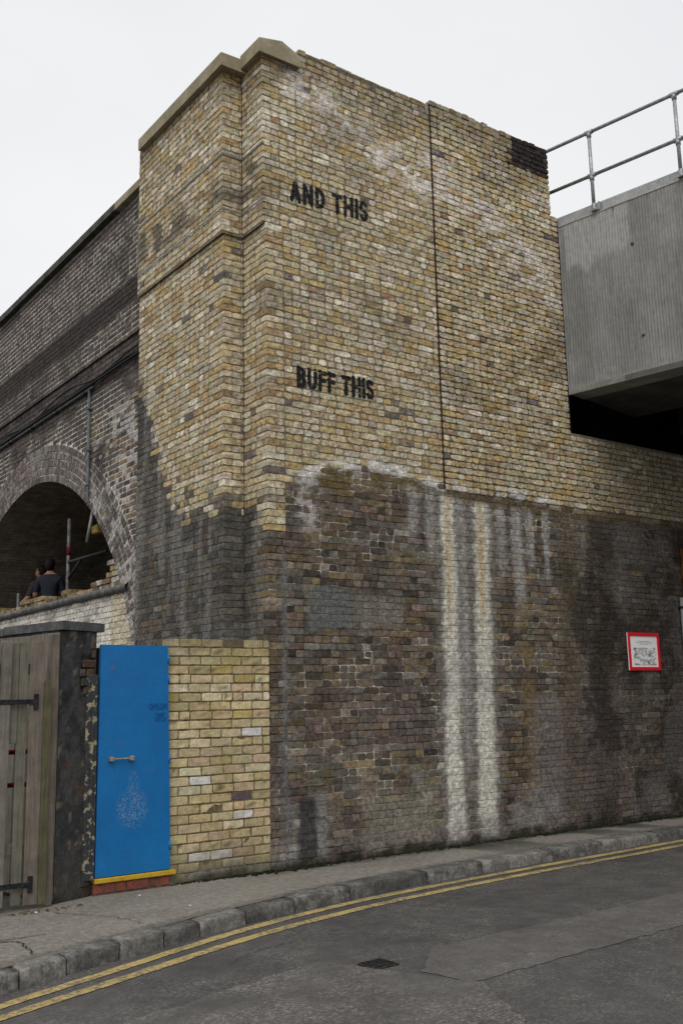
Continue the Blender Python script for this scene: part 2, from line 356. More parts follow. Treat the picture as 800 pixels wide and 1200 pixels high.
# ================================================================== ABUTMENT (the big brick block)
SX = -.035                     # the part above the corbel stands proud by this much
ZC = 6.67                      # corbel height
XR, XRT = 4.68, 4.57           # right end below / above z 8.0
YP, XP = .475, -.25            # step of the side pier
YE = 2.63                      # far end of side pier
bx_, bz_ = zip(*[(-1, 3.30), (.0, 3.33), (.21, 3.36), (.25, 3.72), (.49, 3.95), (.94, 4.08), (1.29, 4.14), (1.78, 4.10), (2.16, 4.05), (2.42, 4.0), (3, 3.97), (9, 3.97)])
def zbA(x): return np.interp(x, bx_, bz_)
ly_, lz_ = zip(*[(0, 3.57), (.5, 3.63), (1.18, 3.67), (1.7, 3.80), (1.93, 4.2), (2.17, 4.66), (2.3, 5.12), (2.7, 5.5)])
def zbL(y): return np.interp(y, ly_, lz_)
def stainA(P, col, k, kind, rnd=.5):
    x, y, z = P.T; col = col.copy(); mort = (k == 'm')
    isA = kind == 0
    # ---------- side faces
    L = ~isA
    up = np.where(isA, z-zbA(x), z-zbL(y)) + (fbm(x*6+y*6, z*6, 9)-.5)*.16
    low = sst(.05, -.05, up)
    if mort:
        upm = np.array([.19, .16, .115]); col[:] = upm*(0.75+.5*fbm(x*5+y*5, z*5, 21))[:, None]
        pale = sst(.40, .58, fbm(x*1.6+y, z*2.2, 5, 4))*sst(.42, .58, fbm(x*4, z*15, 15)); dk = np.array([.055, .048, .042]); pl = np.array([.50, .46, .40])
        lowc = dk*(1-pale[:, None])+pl*pale[:, None]
        gl = np.array([.075, .07, .062])*(.7+.9*fbm(y*3, z*3, 8))[:, None]
        lowc = np.where(L[:, None], gl, lowc)
        col = col*(1-low[:, None])+lowc*low[:, None]
    if not mort:
        q = x+y*1.3
        mo = fbm(q*26, z*34, 701, 3); yel = sst(-.1, .1, up)*(1-(isA & (x > 3.87) & (z > 8.61)))
        col = col*(.80+.42*mo)[:, None]
        col = mixc(col, (.38, .265, .10), sst(.58, .74, fbm(q*19, z*24, 703))*.55*yel)
        col = mixc(col, (.57, .52, .42), sst(.62, .78, fbm(q*23, z*30, 705))*.5*yel)
        col = mixc(col, (.10, .08, .055), sst(.66, .80, fbm(q*28, z*33, 707))*.5)
    # soot on the top courses and by the boundary
    soot = sst(8.25, 8.95, z+(fbm(x*1.3+y, z*1.3, 31)-.5)*.9)*.45
    col *= (1-soot*np.array([1, 1, 1])[:, None].T.repeat(len(z), 0)[:, 0])[:, None]
    a = isA.astype(float)
    if isA.any():
        n1 = fbm(x*7, z*7, 41, 4); n2 = fbm(x*14, z*3, 43); n3 = fbm(x*22, z*22, 47)
        # ochre algae band just under the boundary
        d = z-zbA(x)
        ob = sst(-.42, -.12, d)*sst(.06, -.04, d)*sst(.35, .6, n1)*sst(.3, .6, x)*sst(2.3, 2.0, x)
        col = mixc(col, (.13, .095, .035), a*ob*.75)
        ob2 = sst(-.20, -.06, d)*sst(.05, -.02, d)*sst(2.4, 2.5, x)
        col = mixc(col, (.10, .072, .032), a*ob2*.7)
        # efflorescence along the arched boundary
        e = np.exp(-((d-.03)/.055)**2)*sst(.3, .45, x)*sst(2.5, 2.3, x)*sst(.42, .50, fbm(x*9, z*9, 48)+(rnd-.5)*.6)
        e2 = np.exp(-((d-.06)/.05)**2)*sst(2.5, 2.8, x)*sst(4.4, 4.0, x)*sst(.52, .66, n1)
        col = mixc(col, (.72, .70, .67), a*np.clip(e*1.7+e2*1.3, 0, 1)*(1 if mort else .75))
        # upper diagonal efflorescence
        for (xa, za, xb, zb2, wd, am) in ((.45, 8.40, 2.42, 7.75, .20, 1.0), (2.5, 8.05, 4.5, 7.15, .24, .9), (3.6, 7.45, 4.45, 6.75, .18, .7), (.5, 3.5, .5, 3.8, .14, .7)):
            t = np.clip(((x-xa)*(xb-xa)+(z-za)*(zb2-za))/((xb-xa)**2+(zb2-za)**2), 0, 1)
            dd = np.hypot(x-xa-t*(xb-xa), z-za-t*(zb2-za))
            ee = sst(wd*1.6, wd*.3, dd+(n1-.5)*.45)*sst(.46, .53, fbm(x*13, z*13, 61)+(rnd-.5)*.4+(.06 if mort else 0))
            col = mixc(col, (.72, .68, .65), a*ee*am*(1 if mort else .6))
        # dark weather marks on the yellow work
        wm = sst(.57, .72, fbm(x*1.1, z*1.7, 77, 4))*sst(0, .4, up)
        col = mixc(col, (.10, .085, .06), a*wm*.35)
        # grey washes and lime runs
        top = sst(-.05, -.14, d)
        ws = sst(.45, .62, fbm(x*10, z*.7, 81, 3))
        for (x0, x1, z0, am) in ((1.62, 2.32, 3.35, .75), (3.12, 4.28, 3.15, .7), (2.55, 2.85, 1.6, .55), (.25, .75, 3.45, .15)):
            mm = sst(x0-.1, x0+.1, x)*sst(x1+.1, x1-.1, x)*sst(z0-.3, z0+.35, z+(n2-.5)*.6)*top*(.55+.9*np.asarray(rnd))
            col = mixc(col, (.40, .39, .375), a*mm*ws*am)
        for (xt, xb, h0, h1, zlo, am, cc) in ((2.475, 2.40, .095, .120, -1, 1.0, (.64, .62, .55)), (3.00, 2.885, .105, .14, -1, .98, (.62, .60, .53)),
                                            (3.60, 3.58, .085, .08, 2.55, .6, (.42, .41, .385)), (3.33, 3.30, .06, .06, 3.0, .5, (.40, .39, .37)), (2.68, 2.63, .06, .05, .8, .5, (.40, .39, .37)),
                                            (2.20, 2.22, .05, .04, 3.2, .45, (.5, .49, .47)), (1.93, 1.95, .07, .04, 3.35, .45, (.5, .49, .47))):
            t = np.clip(z/4, 0, 1); xc = xb+(xt-xb)*t; hw = h1+(h0-h1)*t
            dx = np.abs(x-xc+(fbm(x*2, z*1.7, 91)-.5)*.07+(n3-.5)*.09)
            mm = sst(hw+.045, hw-.03, dx)*top*sst(zlo-.25, zlo+.3, z+(n2-.5)*.3)*(.82+.25*sst(.3, .6, n3))*(.9+.15*np.asarray(rnd))
            mm *= 1-.12*sst(1.0, .2, z)
            col = mixc(col, cc, a*mm*am)
            if hw.max() > .1 and zlo < 0:
                oc = sst(.075, .0, np.abs(x-xc+.015+(n2-.5)*.05))*sst(1.9, 2.9, z)*top
                col = mixc(col, (.47, .335, .14), a*oc*.75)
                halo = sst(hw.max()+.16, hw.max()+.02, dx)*top*(1-mm)
                col = mixc(col, (.22, .21, .195), a*halo*.5)
        # ochre toothing column
        tc_ = boxm(x, z, 3.55, 3.74, .55, 2.75, .05)*sst(.3, .5, n1)
        col = mixc(col, (.19, .13, .055), a*tc_*.6)
        # brown wet films to the right; the widest also paints in shade under the bridge
        for (xt, xb, hw, cc, am) in ((4.58, 4.33, .19, (.115, .092, .066), .75), (5.2, 4.86, .30, (.045, .036, .028), .9), (4.83, 4.62, .05, (.20, .19, .18), .4), (6.5, 6.2, .95, (.062, .054, .047), .62)):
            t = np.clip(z/4, 0, 1); xc = xb+(xt-xb)*t
            mm = sst(hw+.09, hw-.07, np.abs(x-xc+(n1-.5)*.16))*top*(.55+.6*fbm(x*5, z*.9, 97))
            col = mixc(col, cc, a*mm*am)
        pur = sst(2.3, 1.2, z)*sst(.42, .6, fbm(x*1.2, z*1.5, 99)); col = mixc(col, (.122, .095, .094), a*pur*(0 if mort else .45))
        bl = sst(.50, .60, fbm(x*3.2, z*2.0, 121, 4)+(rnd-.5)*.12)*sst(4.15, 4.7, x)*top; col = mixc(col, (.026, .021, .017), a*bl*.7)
        gb = sst(.54, .64, fbm(x*2.2, z*2.6, 125, 4))*sst(5.0, 5.6, x)*top; col = mixc(col, (.15, .142, .135), a*gb*.4)
        # paler purple brick patch
        mm = boxm(x, z, 3.62, 4.2, .1, 1.6, .06); col = mixc(col, (.18, .16, .155), a*mm*.5)
        mm = boxm(x, z, 3.28, 4.12, .03, .5, .1); col = mixc(col, (.25, .24, .225), a*mm*.6*sst(.4, .6, n1))
        # painted-out squares
        mm = boxm(x, z, .47, 1.04, 2.31, 2.77, .035); col = mixc(col, (.135, .14, .138), a*mm*.85)
        mm = boxm(x, z, 1.05, 1.76, 2.37, 2.73, .06); col = mixc(col, (.21, .192, .165), a*mm*.65)
        # cement smears, dark box mark and vertical cement seam
        cs = sst(.95, .25, z+(n1-.5)*1.1)*sst(.47, .60, fbm(x*2.6, z*2.6, 101, 4))*sst(2.25, 1.9, x)
        col = mixc(col, (.27, .25, .22), a*cs*.75*(.5+np.asarray(rnd)))
        col = mixc(col, (.26, .245, .205), a*.5*boxm(x, z, 1.1, 2.2, .05, .62, .12))
        mm = boxm(x, z, .52, .665, .04, .70, .02); col = mixc(col, (.21, .205, .195), a*mm*.8)
        mm = boxm(x, z, .30, .345, .3, .67, .015); col = mixc(col, (.36, .345, .32), a*mm*.7)
        mm = boxm(x, z, .335, .545, .04, .65, .02); col = mixc(col, (.040, .040, .042), a*mm*.88)
        sm = sst(.035, .015, np.abs(x-.195+(n1-.5)*.03))*sst(3.15, 3.0, z); col = mixc(col, (.17, .172, .17), a*sm*(.9 if mort else .55))
        # purple engineering-brick patch
        mm = (x > 3.87)*(z > 8.61)
        if mort: col = mixc(col, (.045, .036, .036), a*mm*.9)
        # damp foot
        ft = sst(.11, .01, z-(n1-.47)*.30*sst(.1, 1.2, x)*sst(.02, .3, np.minimum(np.abs(x-2.40), np.abs(x-2.89)))); col = mixc(col, (.022, .023, .014), a*ft*.92)
        # bricks below the bridge are mixed duller
        gr = sst(4.4, 5.6, x)*sst(3.9, 4.1, z); col = mixc(col, (.16, .145, .115), a*gr*.45)
    if L.any():
        l = L.astype(float); n1 = fbm(y*6+x*6, z*6, 111, 4)
        dz = z-zbL(y)
        h = np.exp(-((dz+.18)/.16)**2); col = mixc(col, (.045, .044, .042), l*h*.55*sst(.3, .6, n1))
        wsh = sst(.0, -.1, dz)*sst(.52, .64, fbm(y*9, z*1.1, 113)); col = mixc(col, (.22, .215, .20), l*wsh*.55)
        hb = sst(.35, .0, np.abs(dz-.05))*sst(1.5, 1.9, y)*sst(.45, .6, n1); col = mixc(col, (.34, .33, .31), l*hb*.6)
        bnd = sst(6.98, 7.15, z)*sst(7.62, 7.4, z)*sst(.36, .52, fbm(y*2.2, z*2.2, 117)); col = mixc(col, (.085, .075, .06), l*bnd*.78)
        uz = sst(8.6, 8.2, z); edge = sst(2.3, 2.6, y)*sst(6.0, 5.0, z)*sst(4.3, 4.8, z); col = mixc(col, (.05, .048, .045), l*edge*.7)
    return np.clip(col, .004, .9)

ab = empty('bridge_abutment', (2.3, 1.3, 0), 'tall stock brick bridge abutment, yellow above, sooty and lime-streaked below, with painted lettering', 'abutment')
BA = Bricks(); RA = np.random.default_rng(21)
HA = []                      # rectangles of front bricks, for the lettering to follow
CH = .0752
UA, UL, VZ = np.array([1., 0, 0]), np.array([0, -1., 0]), np.array([0, 0, 1.])
NA, NL = np.array([0, -1., 0]), np.array([-1., 0, 0])
ncourse = int(9.0/CH)
def bcol(x, y, z, isA):
    zb = zbA(x) if isA else zbL(y)
    if isA and x > 3.87 and z > 8.61: return pick([((.05, .037, .036), 1), ((.038, .03, .03), 1)], RA)
    if z > zb + (RA.uniform(-.06, .06) if isA else RA.normal(0, .13)): return pick(YEL, RA)
    return pick(DRK if isA else GRY, RA)*(RA.lognormal(0, .28) if isA else .88*RA.lognormal(0, .15))
JB = .010
for i in range(ncourse+1):
    z0 = i*CH; zc = z0+CH/2; typ = i % 2
    proud = SX if zc > ZC else 0.0
    top = zc > 9.0-.02
    cs = fbm(np.array([i*.37]), np.array([3.1]), 5)[0]
    lowz = zc < 3.9
    J = .0065 if lowz else .0095
    hh = CH-(.0068 if lowz else .0100)
    # intervals on the front
    iv = []
    if zc < 5.0: iv = [(proud, 2.42), (2.438, 19.0)] if zc > 3.95 else [(proud, 19.0)]
    else:
        xr = XR if zc < 8.02 else XRT
        iv = [(proud, 2.42), (2.438, xr)]
    cd_ = .103 if typ == 0 else .215
    for q, (a, b) in enumerate(iv):
        if zc > 8.70 and q == 0: a = .46
        if zc > 8.95 and q == 0: continue
        if zc < 3.2 and q == 0:
            segs = fill(a, .178, 1, RA, J=J)+fill(.212, b, typ, RA, J=J, mixp=.12)
        else: segs = fill(a, b, typ, RA, J=J, mixp=.22)
        if q == 0 and zc < 8.70:
            segs[0] = (a, min(a+(.215 if typ == 0 else .103), .178 if zc < 3.2 else 9)); 
            segs = [segs[0]]+[s for s in segs[1:] if s[0] > segs[0][1]+.004]
            if len(segs) > 1 and segs[1][0]-segs[0][1] > .03: segs.insert(1, (segs[0][1]+J, segs[1][0]-J))
        for si, (ua, ub) in enumerate(segs):
            if ub-ua < .018: continue
            xc = (ua+ub)/2
            off = RA.normal(0, .0012)
            if zc < 3.9: off = RA.normal(0, .0013)
            if xc > 2.43 and 3.985 < zc < 5.0 or (zc > 4.0 and xc > 2.43): off += .012     # the newer work oversails slightly
            if zc > 8.90: off -= abs(RA.normal(0, .008))
            dep = cd_ if (si == 0 and q == 0 and zc < 8.70) else .028
            # missing crumbs of the lowest courses are left as they are
            if zc > 8.9: dep = .2
            c = np.array([xc, -off, zc + (RA.normal(0, .005) if zc > 8.9 else RA.normal(0, .0009))])
            BA.add(c, UA, VZ, NA, ub-ua, hh*RA.uniform(.95, 1.03), dep, bcol(xc, 0, zc, True), 0)
            HA.append((ua, ub, zc-hh/2, zc+hh/2, off))
    if zc < 8.70:
        # return face beside the corner  (x = proud), y from corner brick depth to YP
        ys, ye = cd_+JB, YP+proud-.004
        for (ua, ub) in fill(ys, ye, 1 if RA.random() < .5 else 0, RA, J=J, mixp=.2):
            yc = (ua+ub)/2
            if ub-ua < .018: continue
            BA.add(np.array([proud-RA.normal(0, .0012), yc, zc]), UL, VZ, NL, ub-ua, hh*RA.uniform(.95, 1.03), .028, bcol(0, yc, zc, False), 1)
        # step face  (y = YP+proud), x from XP+proud to proud
        xs = XP+proud; sd = .103 if typ else .215
        if typ: sg = [(xs, xs+.215), (xs+.225, proud-.004)]
        else: sg = [(xs, xs+.103), (xs+.113, proud-.004)]
        for si, (ua, ub) in enumerate(sg):
            if ub-ua < .018: continue
            BA.add(np.array([(ua+ub)/2, YP+proud-RA.normal(0, .0015), zc]), UA, VZ, NA, ub-ua, hh*RA.uniform(.95, 1.03), sd if si == 0 else .028, bcol(0, YP, zc, False), 1)
        # side pier face (x = XP+proud)
        for (ua, ub) in fill(YP+proud+sd+JB, YE, 1-typ if typ == 0 else typ-1, RA, J=J, mixp=.22):
            yc = (ua+ub)/2
            if ub-ua < .018: continue
            BA.add(np.array([xs-RA.normal(0, .0012), yc, zc]), UL, VZ, NL, ub-ua, hh*RA.uniform(.95, 1.03), .028, bcol(0, yc, zc, False), 1)
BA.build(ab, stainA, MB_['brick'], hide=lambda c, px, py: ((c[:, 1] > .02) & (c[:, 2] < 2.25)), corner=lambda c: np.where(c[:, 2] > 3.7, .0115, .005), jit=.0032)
# mortar beds behind the brick faces
MD = .0052
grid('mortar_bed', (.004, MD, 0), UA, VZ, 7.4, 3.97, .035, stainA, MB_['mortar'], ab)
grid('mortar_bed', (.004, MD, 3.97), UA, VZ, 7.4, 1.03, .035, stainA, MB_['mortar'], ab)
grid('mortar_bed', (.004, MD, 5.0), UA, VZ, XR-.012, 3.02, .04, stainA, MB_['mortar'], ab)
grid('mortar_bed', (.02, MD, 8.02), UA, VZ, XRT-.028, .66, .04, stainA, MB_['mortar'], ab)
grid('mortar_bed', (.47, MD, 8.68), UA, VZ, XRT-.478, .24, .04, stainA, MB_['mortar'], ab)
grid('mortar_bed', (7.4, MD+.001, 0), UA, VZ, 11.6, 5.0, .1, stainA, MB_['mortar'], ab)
for (z0, z1, pr) in ((0, ZC, 0.), (ZC, 8.68, SX)):
    grid('mortar_bed', (pr+MD, YP+pr, z0), UL, VZ, YP+pr-MD, z1-z0, .04, stainA, MB_['mortar'], ab, 1)
    grid('mortar_bed', (XP+pr+MD, YP+pr+MD, z0), UA, VZ, -XP, z1-z0, .04, stainA, MB_['mortar'], ab, 1)
    grid('mortar_bed', (XP+pr+MD, YE, z0), UL, VZ, YE-YP-pr-MD, z1-z0, .04, stainA, MB_['mortar'], ab, 1)
g = G().box(.02, XRT-.01, .022, 2.4, 5.0, 8.66).box(.47, XRT-.012, .024, 2.39, 8.66, 8.90).box(.02, 19, .022, .9, 0, 4.985).box(XP+.02, .6, YP+.022, YE-.003, 0, 8.66)
g.box(4.5, XR-.012, .022, 2.4, 4.99, 8.0)
g.box(-.012, .3, .06, .6, ZC+.01, 8.66).box(XP-.012, .3, YP+.05, YE-.004, ZC+.012, 8.655)
g.obj('wall_core', MB_['mortar'] and mat_plain('wall_core', (.12, .10, .08)), ab)
# bearing shelf recess behind the opening, below the deck
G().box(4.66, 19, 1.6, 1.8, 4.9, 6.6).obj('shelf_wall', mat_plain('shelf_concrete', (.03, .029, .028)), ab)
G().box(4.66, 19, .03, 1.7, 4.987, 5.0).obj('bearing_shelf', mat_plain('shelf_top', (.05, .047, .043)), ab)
# movement joint and end sealant
G().box(2.4195, 2.4385, -.004, .02, 4.0, 8.96).obj('movement_joint', MB_['sealant'], ab)
G().box(XR+.001, XR+.02, -.004, .06, 5.0, 8.0).obj('end_joint', MB_['sealant'], ab)
# slate string courses on the side faces
for zs in (6.94, 7.60):
    x = SX; pj = .004
    G().box(x-pj, x+.03, -.003+.0, YP+SX-pj, zs, zs+.030, .002).obj('string_course', MB_['slate'], ab)
    G().box(XP+x-pj, x+.03, YP+SX-pj, YP+SX+.03, zs+.001, zs+.0305, .002).obj('string_course', MB_['slate'], ab)
    G().box(XP+x-pj, XP+x+.03, YP+SX+.03, YE, zs, zs+.030, .002).obj('string_course', MB_['slate'], ab)
# coping stones
def coping(poly, fn, a, b, mat, parent):
    gg = G().prism(poly, fn, a, b)
    return gg.obj('coping_stone', mat, parent)
sec = [(-.10, 0), (.45, 0), (.45, .135), (.20, .235), (-.10, .165)]
coping(sec, lambda p, t: (p[0], -t, 8.675+p[1]), -.36, .055, MB_['stone'], ab)
sec2 = [(XP-.105, 0), (.20, 0), (.20, .17), (XP-.105, .155)]
for a, b in ((.345, 1.72), (1.725, 2.52)):
    coping(sec2, lambda p, t: (p[0], -t, 8.635+p[1]), -b, -a, MB_['stone'], ab)

# ---------------- lettering painted on the bricks
def seg_d(x, z, a, b):
    ax, az = a; bx, bz = b; l = (bx-ax)**2+(bz-az)**2+1e-12
    t = np.clip(((x-ax)*(bx-ax)+(z-az)*(bz-az))/l, 0, 1)
    return np.hypot(x-ax-t*(bx-ax), z-az-t*(bz-az))
def arc(cx, cz, rx, rz, a0, a1, n=12):
    return [(cx+rx*math.cos(math.radians(a0+(a1-a0)*k/n)), cz+rz*math.sin(math.radians(a0+(a1-a0)*k/n))) for k in range(n+1)]
GL = {  # strokes in a unit box 0.62 wide, 1 high
 'A': (.66, [[(.06, .02), (.30, .98)], [(.60, .02), (.36, .98)], [(.17, .30), (.48, .30)]]),
 'N': (.66, [[(.08, .0), (.08, 1)], [(.12, .95), (.54, .05)], [(.58, .0), (.58, 1)]]),
 'D': (.64, [[(.08, .0), (.08, 1)], [(.20, .96)]+arc(.22, .5, .34, .46, 88, -88)+[(.20, .04)]]),
 'T': (.60, [[(.02, .93), (.58, .93)], [(.30, .0), (.30, .80)]]),
 'H': (.66, [[(.08, .0), (.08, 1)], [(.58, .0), (.58, 1)], [(.18, .5), (.48, .5)]]),
 'I': (.24, [[(.12, .0), (.12, 1)]]),
 'S': (.56, [arc(.28, .73, .20, .22, 35, 250)+arc(.28, .27, .21, .23, 75, -150)]),
 'B': (.62, [[(.08, .0), (.08, 1)], [(.20, .95)]+arc(.28, .74, .22, .21, 88, -80)+[(.20, .52)], [(.22, .48)]+arc(.28, .27, .26, .23, 80, -88)+[(.20, .04)]]),
 'U': (.64, [[(.08, 1)]+[(.08, .3)]+arc(.32, .28, .24, .24, 180, 360)+[(.56, .3), (.56, 1)]]),
 'F': (.54, [[(.08, .0), (.08, 1)], [(.18, .93), (.50, .93)], [(.18, .52), (.44, .52)]]),
}
HAa = np.array(HA)
def letter_mesh(ch, x0, z0, h, wscale, tilt):
    adv, strokes = GL[ch]; st = .0062
    nx = int((adv*wscale+.04)/st)+1; nz_ = int((h+.06)/st)+1
    xs = -.02+np.arange(nx)*st; zs = -.03+np.arange(nz_)*st
    X, Z_ = np.meshgrid(xs, zs); d = np.full(X.shape, 9.0)
    for s in strokes:
        pts = [((adv*.13+p[0]*.74)*wscale, p[1]*h) for p in s]
        for a, b in zip(pts[:-1], pts[1:]): d = np.minimum(d, seg_d(X, Z_, a, b))
    nn = (fbm(X.ravel()*60+x0*10, Z_.ravel()*60, 7).reshape(X.shape)-.5)*.007
    ins = (d+nn) < .0240
    vi = {}; V = []; F = []
    sel = HAa[(HAa[:, 1] > x0-.1) & (HAa[:, 0] < x0+.4) & (HAa[:, 3] > z0-.1) & (HAa[:, 2] < z0+.4)]
    def hgt(x, z):
        k = (sel[:, 0]+.003 < x) & (sel[:, 1]-.003 > x) & (sel[:, 2]+.002 < z) & (sel[:, 3]-.002 > z)
        return (sel[k][0, 4]+.0045) if k.any() else -.0015
    def vert(i, j):
        if (i, j) not in vi:
            x = x0+xs[0]+(i-.5)*st; z = z0+zs[0]+(j-.5)*st+tilt*(x-x0); vi[(i, j)] = len(V); V.append((x, -hgt(x, z), z))
        return vi[(i, j)]
    for j in range(nz_):
        for i in range(nx):
            if ins[j, i]: F.append((vert(i, j), vert(i+1, j), vert(i+1, j+1), vert(i, j+1)))
    return V, F, adv*wscale
for (txt, x0, x1, z0, z1, h) in (('AND THIS', .305, 1.41, 7.045, 7.09, .215), ('BUFF THIS', .365, 1.425, 4.915, 4.935, .20)):
    tot = sum(GL[c][0] if c != ' ' else .30 for c in txt); ws = (x1-x0)/tot; x = x0
    for c in txt:
        if c == ' ': x += .30*ws; continue
        zz = z0+(z1-z0)*(x-x0)/(x1-x0)
        V, F, adv = letter_mesh(c, x, zz, h, ws, 0.0)
        o = link('letter', V, F, MB_['blackpaint'], ab); o['label'] = 'painted black capital letter %s' % c
        x += adv

# ================================================================== VIADUCT
XV, YC0, ZC0, RI, RO = -.09, 6.85, 1.0, 4.03, 4.61
def voff(z): return -.06 if z > 6.37 else (-.03 if z > 6.10 else 0.0)
def stainV(P, col, k, kind, rnd=.5):
    x, y, z = P.T; col = col.copy(); n1 = fbm(y*5, z*5, 131, 4); n0 = fbm(y*.9, z*1.6, 133, 3)
    if k == 'm':
        pale = np.maximum(sst(7.12, 7.2, z), sst(6.85, 6.75, z)*sst(6.36, 6.42, z))*sst(.15, .35, n0)
        pale = np.maximum(pale, sst(5.95, 5.85, z)*sst(.40, .55, fbm(y*1.3, z*1.8, 139)))
        pale = np.where(kind == 2, .75*sst(.3, .5, n1)+.25, pale)
        pale = pale*sst(.15, .36, fbm(y*7, z*9, 153)); col = np.array([.045, .04, .036])*(1-pale[:, None])+np.array([.56, .525, .46])*pale[:, None]
    if k != 'm': col = col*(.75+.5*fbm(y*26, z*34, 157))[:, None]
    # sooty band below the parapet
    bnd = sst(6.72, 6.80, z+(n1-.5)*.2)*sst(7.20, 7.12, z+(n1-.5)*.1); col = mixc(col, (.035, .031, .029), bnd*.75)
    tp = sst(8.0, 8.2, z); col = mixc(col, (.06, .05, .045), tp*.5)
    # lime-washed bits by the arch
    lw = sst(.56, .66, fbm(y*2.5, z*3, 141, 3)+(rnd-.5)*.75)*sst(5.7, 5.3, z)*sst(4.6, 4.3, y)*(.15 if k == 'm' else 1); col = mixc(col, (.46, .44, .42), lw*.8)
    lw2 = sst(.50, .60, fbm(y*3.5, z*9, 143, 3)+(rnd-.5)*.7)*(kind == 2)*(.3 if k == 'm' else 1); col = mixc(col, (.30, .285, .26), lw2*.45)
    dk = sst(.55, .7, fbm(y*1.2, z*1.2, 149)); col = mixc(col, (.035, .03, .027), dk*.5)
    # white paint on the infill wall
    wp = (kind == 3)*sst(3.02, 2.98, z+(n1-.5)*.05)
    pc = np.array([.62, .59, .52]); dirt = fbm(y*3, z*5, 151, 4)
    wcol = pc*(1-.35*sst(.45, .7, dirt))[:, None]
    wmask = wp*(1-.45*sst(.62, .75, n1)); yb = sst(3.9, 3.6, y); wcol = wcol*(1-yb[:, None]*np.array([.08, .14, .30]))
    if k == 'm': wcol = wcol*.7
    col = col*(1-wmask[:, None])+wcol*wmask[:, None]
    return np.clip(col, .004, .9)
vd = empty('railway_viaduct', (.5, 7.0, 0), 'dark purple-brown brick railway viaduct with round arch, beside the yellow pier', 'viaduct')
BV = Bricks(); RV = np.random.default_rng(33); CV = .0755
YV1 = 12.2
for i in range(int(8.27/CV)):
    zc = i*CV+CV/2; typ = i % 2; x = XV+voff(zc)
    iv = [(YE+.004, YV1)]
    dz = zc-ZC0
    if abs(dz) < RO+.03:
        hw = math.sqrt(max(0, (RO+.012)**2-dz*dz)) if dz > 0 else RO+.01
        iv = [(YE+.004, YC0-hw), (YC0+hw, YV1)]
    for (a, b) in iv:
        if b-a < .03: continue
        for (ua, ub) in fill(a, b, typ, RV, J=.0125, mixp=.2):
            if ub-ua < .018: continue
            yc = (ua+ub)/2; c = pick(VIA, RV)
            if zc < 5.6 and yc < 4.6 and RV.random() < .35: c = pick([((.21, .15, .085), 1), ((.15, .11, .07), 1)], RV)
            BV.add(np.array([x-RV.normal(0, .0012), yc, zc]), UL, VZ, NL, ub-ua, (CV-.0150)*RV.uniform(.95, 1.03), .03, c, 1)
# arch rings of header bricks
for k in range(5):
    r0 = RI+k*.116; rc = r0+.052; nb = int(math.pi*rc/.077); da = math.pi/nb
    for q in range(nb):
        a = (q+.5)*da + (k % 2)*.01
        rad = np.array([0, math.cos(a), math.sin(a)])      # outwards
        tan = np.array([0, -math.sin(a), math.cos(a)])
        c = np.array([XV-RV.normal(.004, .002), YC0, ZC0])+rad*rc
        V_ = rad; U_ = np.cross(V_, NL)                     # U x V = N
        col = pick(VIA, RV)*1.45+.012
        BV.add(c, U_, V_, NL, .066*RV.uniform(.94, 1.04), .101*RV.uniform(.97, 1.02), .05, col, 2)
BV.build(vd, stainV, MB_['brick'], hide=lambda c, px, py: (c[:, 2] < 2.5) | (px > 160))
MV = .0045
for (z0, z1) in ((0, 6.10), (6.10, 6.37), (6.37, 8.27)):
    grid('mortar_bed', (XV+voff((z0+z1)/2)+MV, YV1, z0), UL, VZ, YV1-YE-.002, z1-z0, .05, stainV, MB_['mortar'], vd, 1,
         skip=(lambda p: (p[1]-YC0)**2+(max(p[2]-ZC0, 0))**2 < (RO-.06)**2) if z0 == 0 else None)
# mortar annulus behind the rings
na, nr = 150, 14; V = []; F = []
for j in range(nr+1):
    r = RI+.012+(RO-RI-.012)*j/nr
    for q in range(na+1):
        a = math.pi*q/na; V.append((XV+MV, YC0+r*math.cos(a), ZC0+r*math.sin(a)))
for j in range(nr):
    for q in range(na):
        p = j*(na+1)+q; F.append((p, p+1, p+na+2, p+na+1))
V = np.array(V); link('mortar_bed', V, F, MB_['mortar'], vd, True, stainV(V, np.tile([.1, .1, .1], (len(V), 1)), 'm', np.full(len(V), 2)))
# barrel vault and end wall in coursed brick
def mat_brickuv(name, c1, c2, mo, sc=1.0):
    M, nt, b = new_mat(name); uv = N(nt, 'ShaderNodeUVMap')
    bt = N(nt, 'ShaderNodeTexBrick'); bt.inputs['Color1'].default_value = (*c1, 1); bt.inputs['Color2'].default_value = (*c2, 1); bt.inputs['Mortar'].default_value = (*mo, 1)
    bt.inputs['Scale'].default_value = sc; bt.inputs['Mortar Size'].default_value = .006; bt.inputs['Brick Width'].default_value = .225; bt.inputs['Row Height'].default_value = .0755
    bt.inputs['Mortar Smooth'].default_value = .3; bt.inputs['Bias'].default_value = -.2
    nt.links.new(uv.outputs[0], bt.inputs['Vector']); g = N(nt, 'ShaderNodeNewGeometry')
    grainy(nt, b, bt.outputs['Color'], g.outputs['Position'], scale=5, amt=(.55, 1.4))
    bp = N(nt, 'ShaderNodeBump', Strength=.5, Distance=.008, invert=True); nt.links.new(bt.outputs['Fac'], bp.inputs['Height']); nt.links.new(bp.outputs[0], b.inputs['Normal'])
    return M
def uvset(o, uvs):
    l = o.data.uv_layers.new(name='UVMap'); me = o.data
    for lp in me.loops: l.data[lp.index].uv = uvs[lp.vertex_index]
vmat = mat_brickuv('vault_brick', (.19, .165, .135), (.25, .22, .175), (.12, .105, .09))
V = []; F = []; UV = []; na = 60
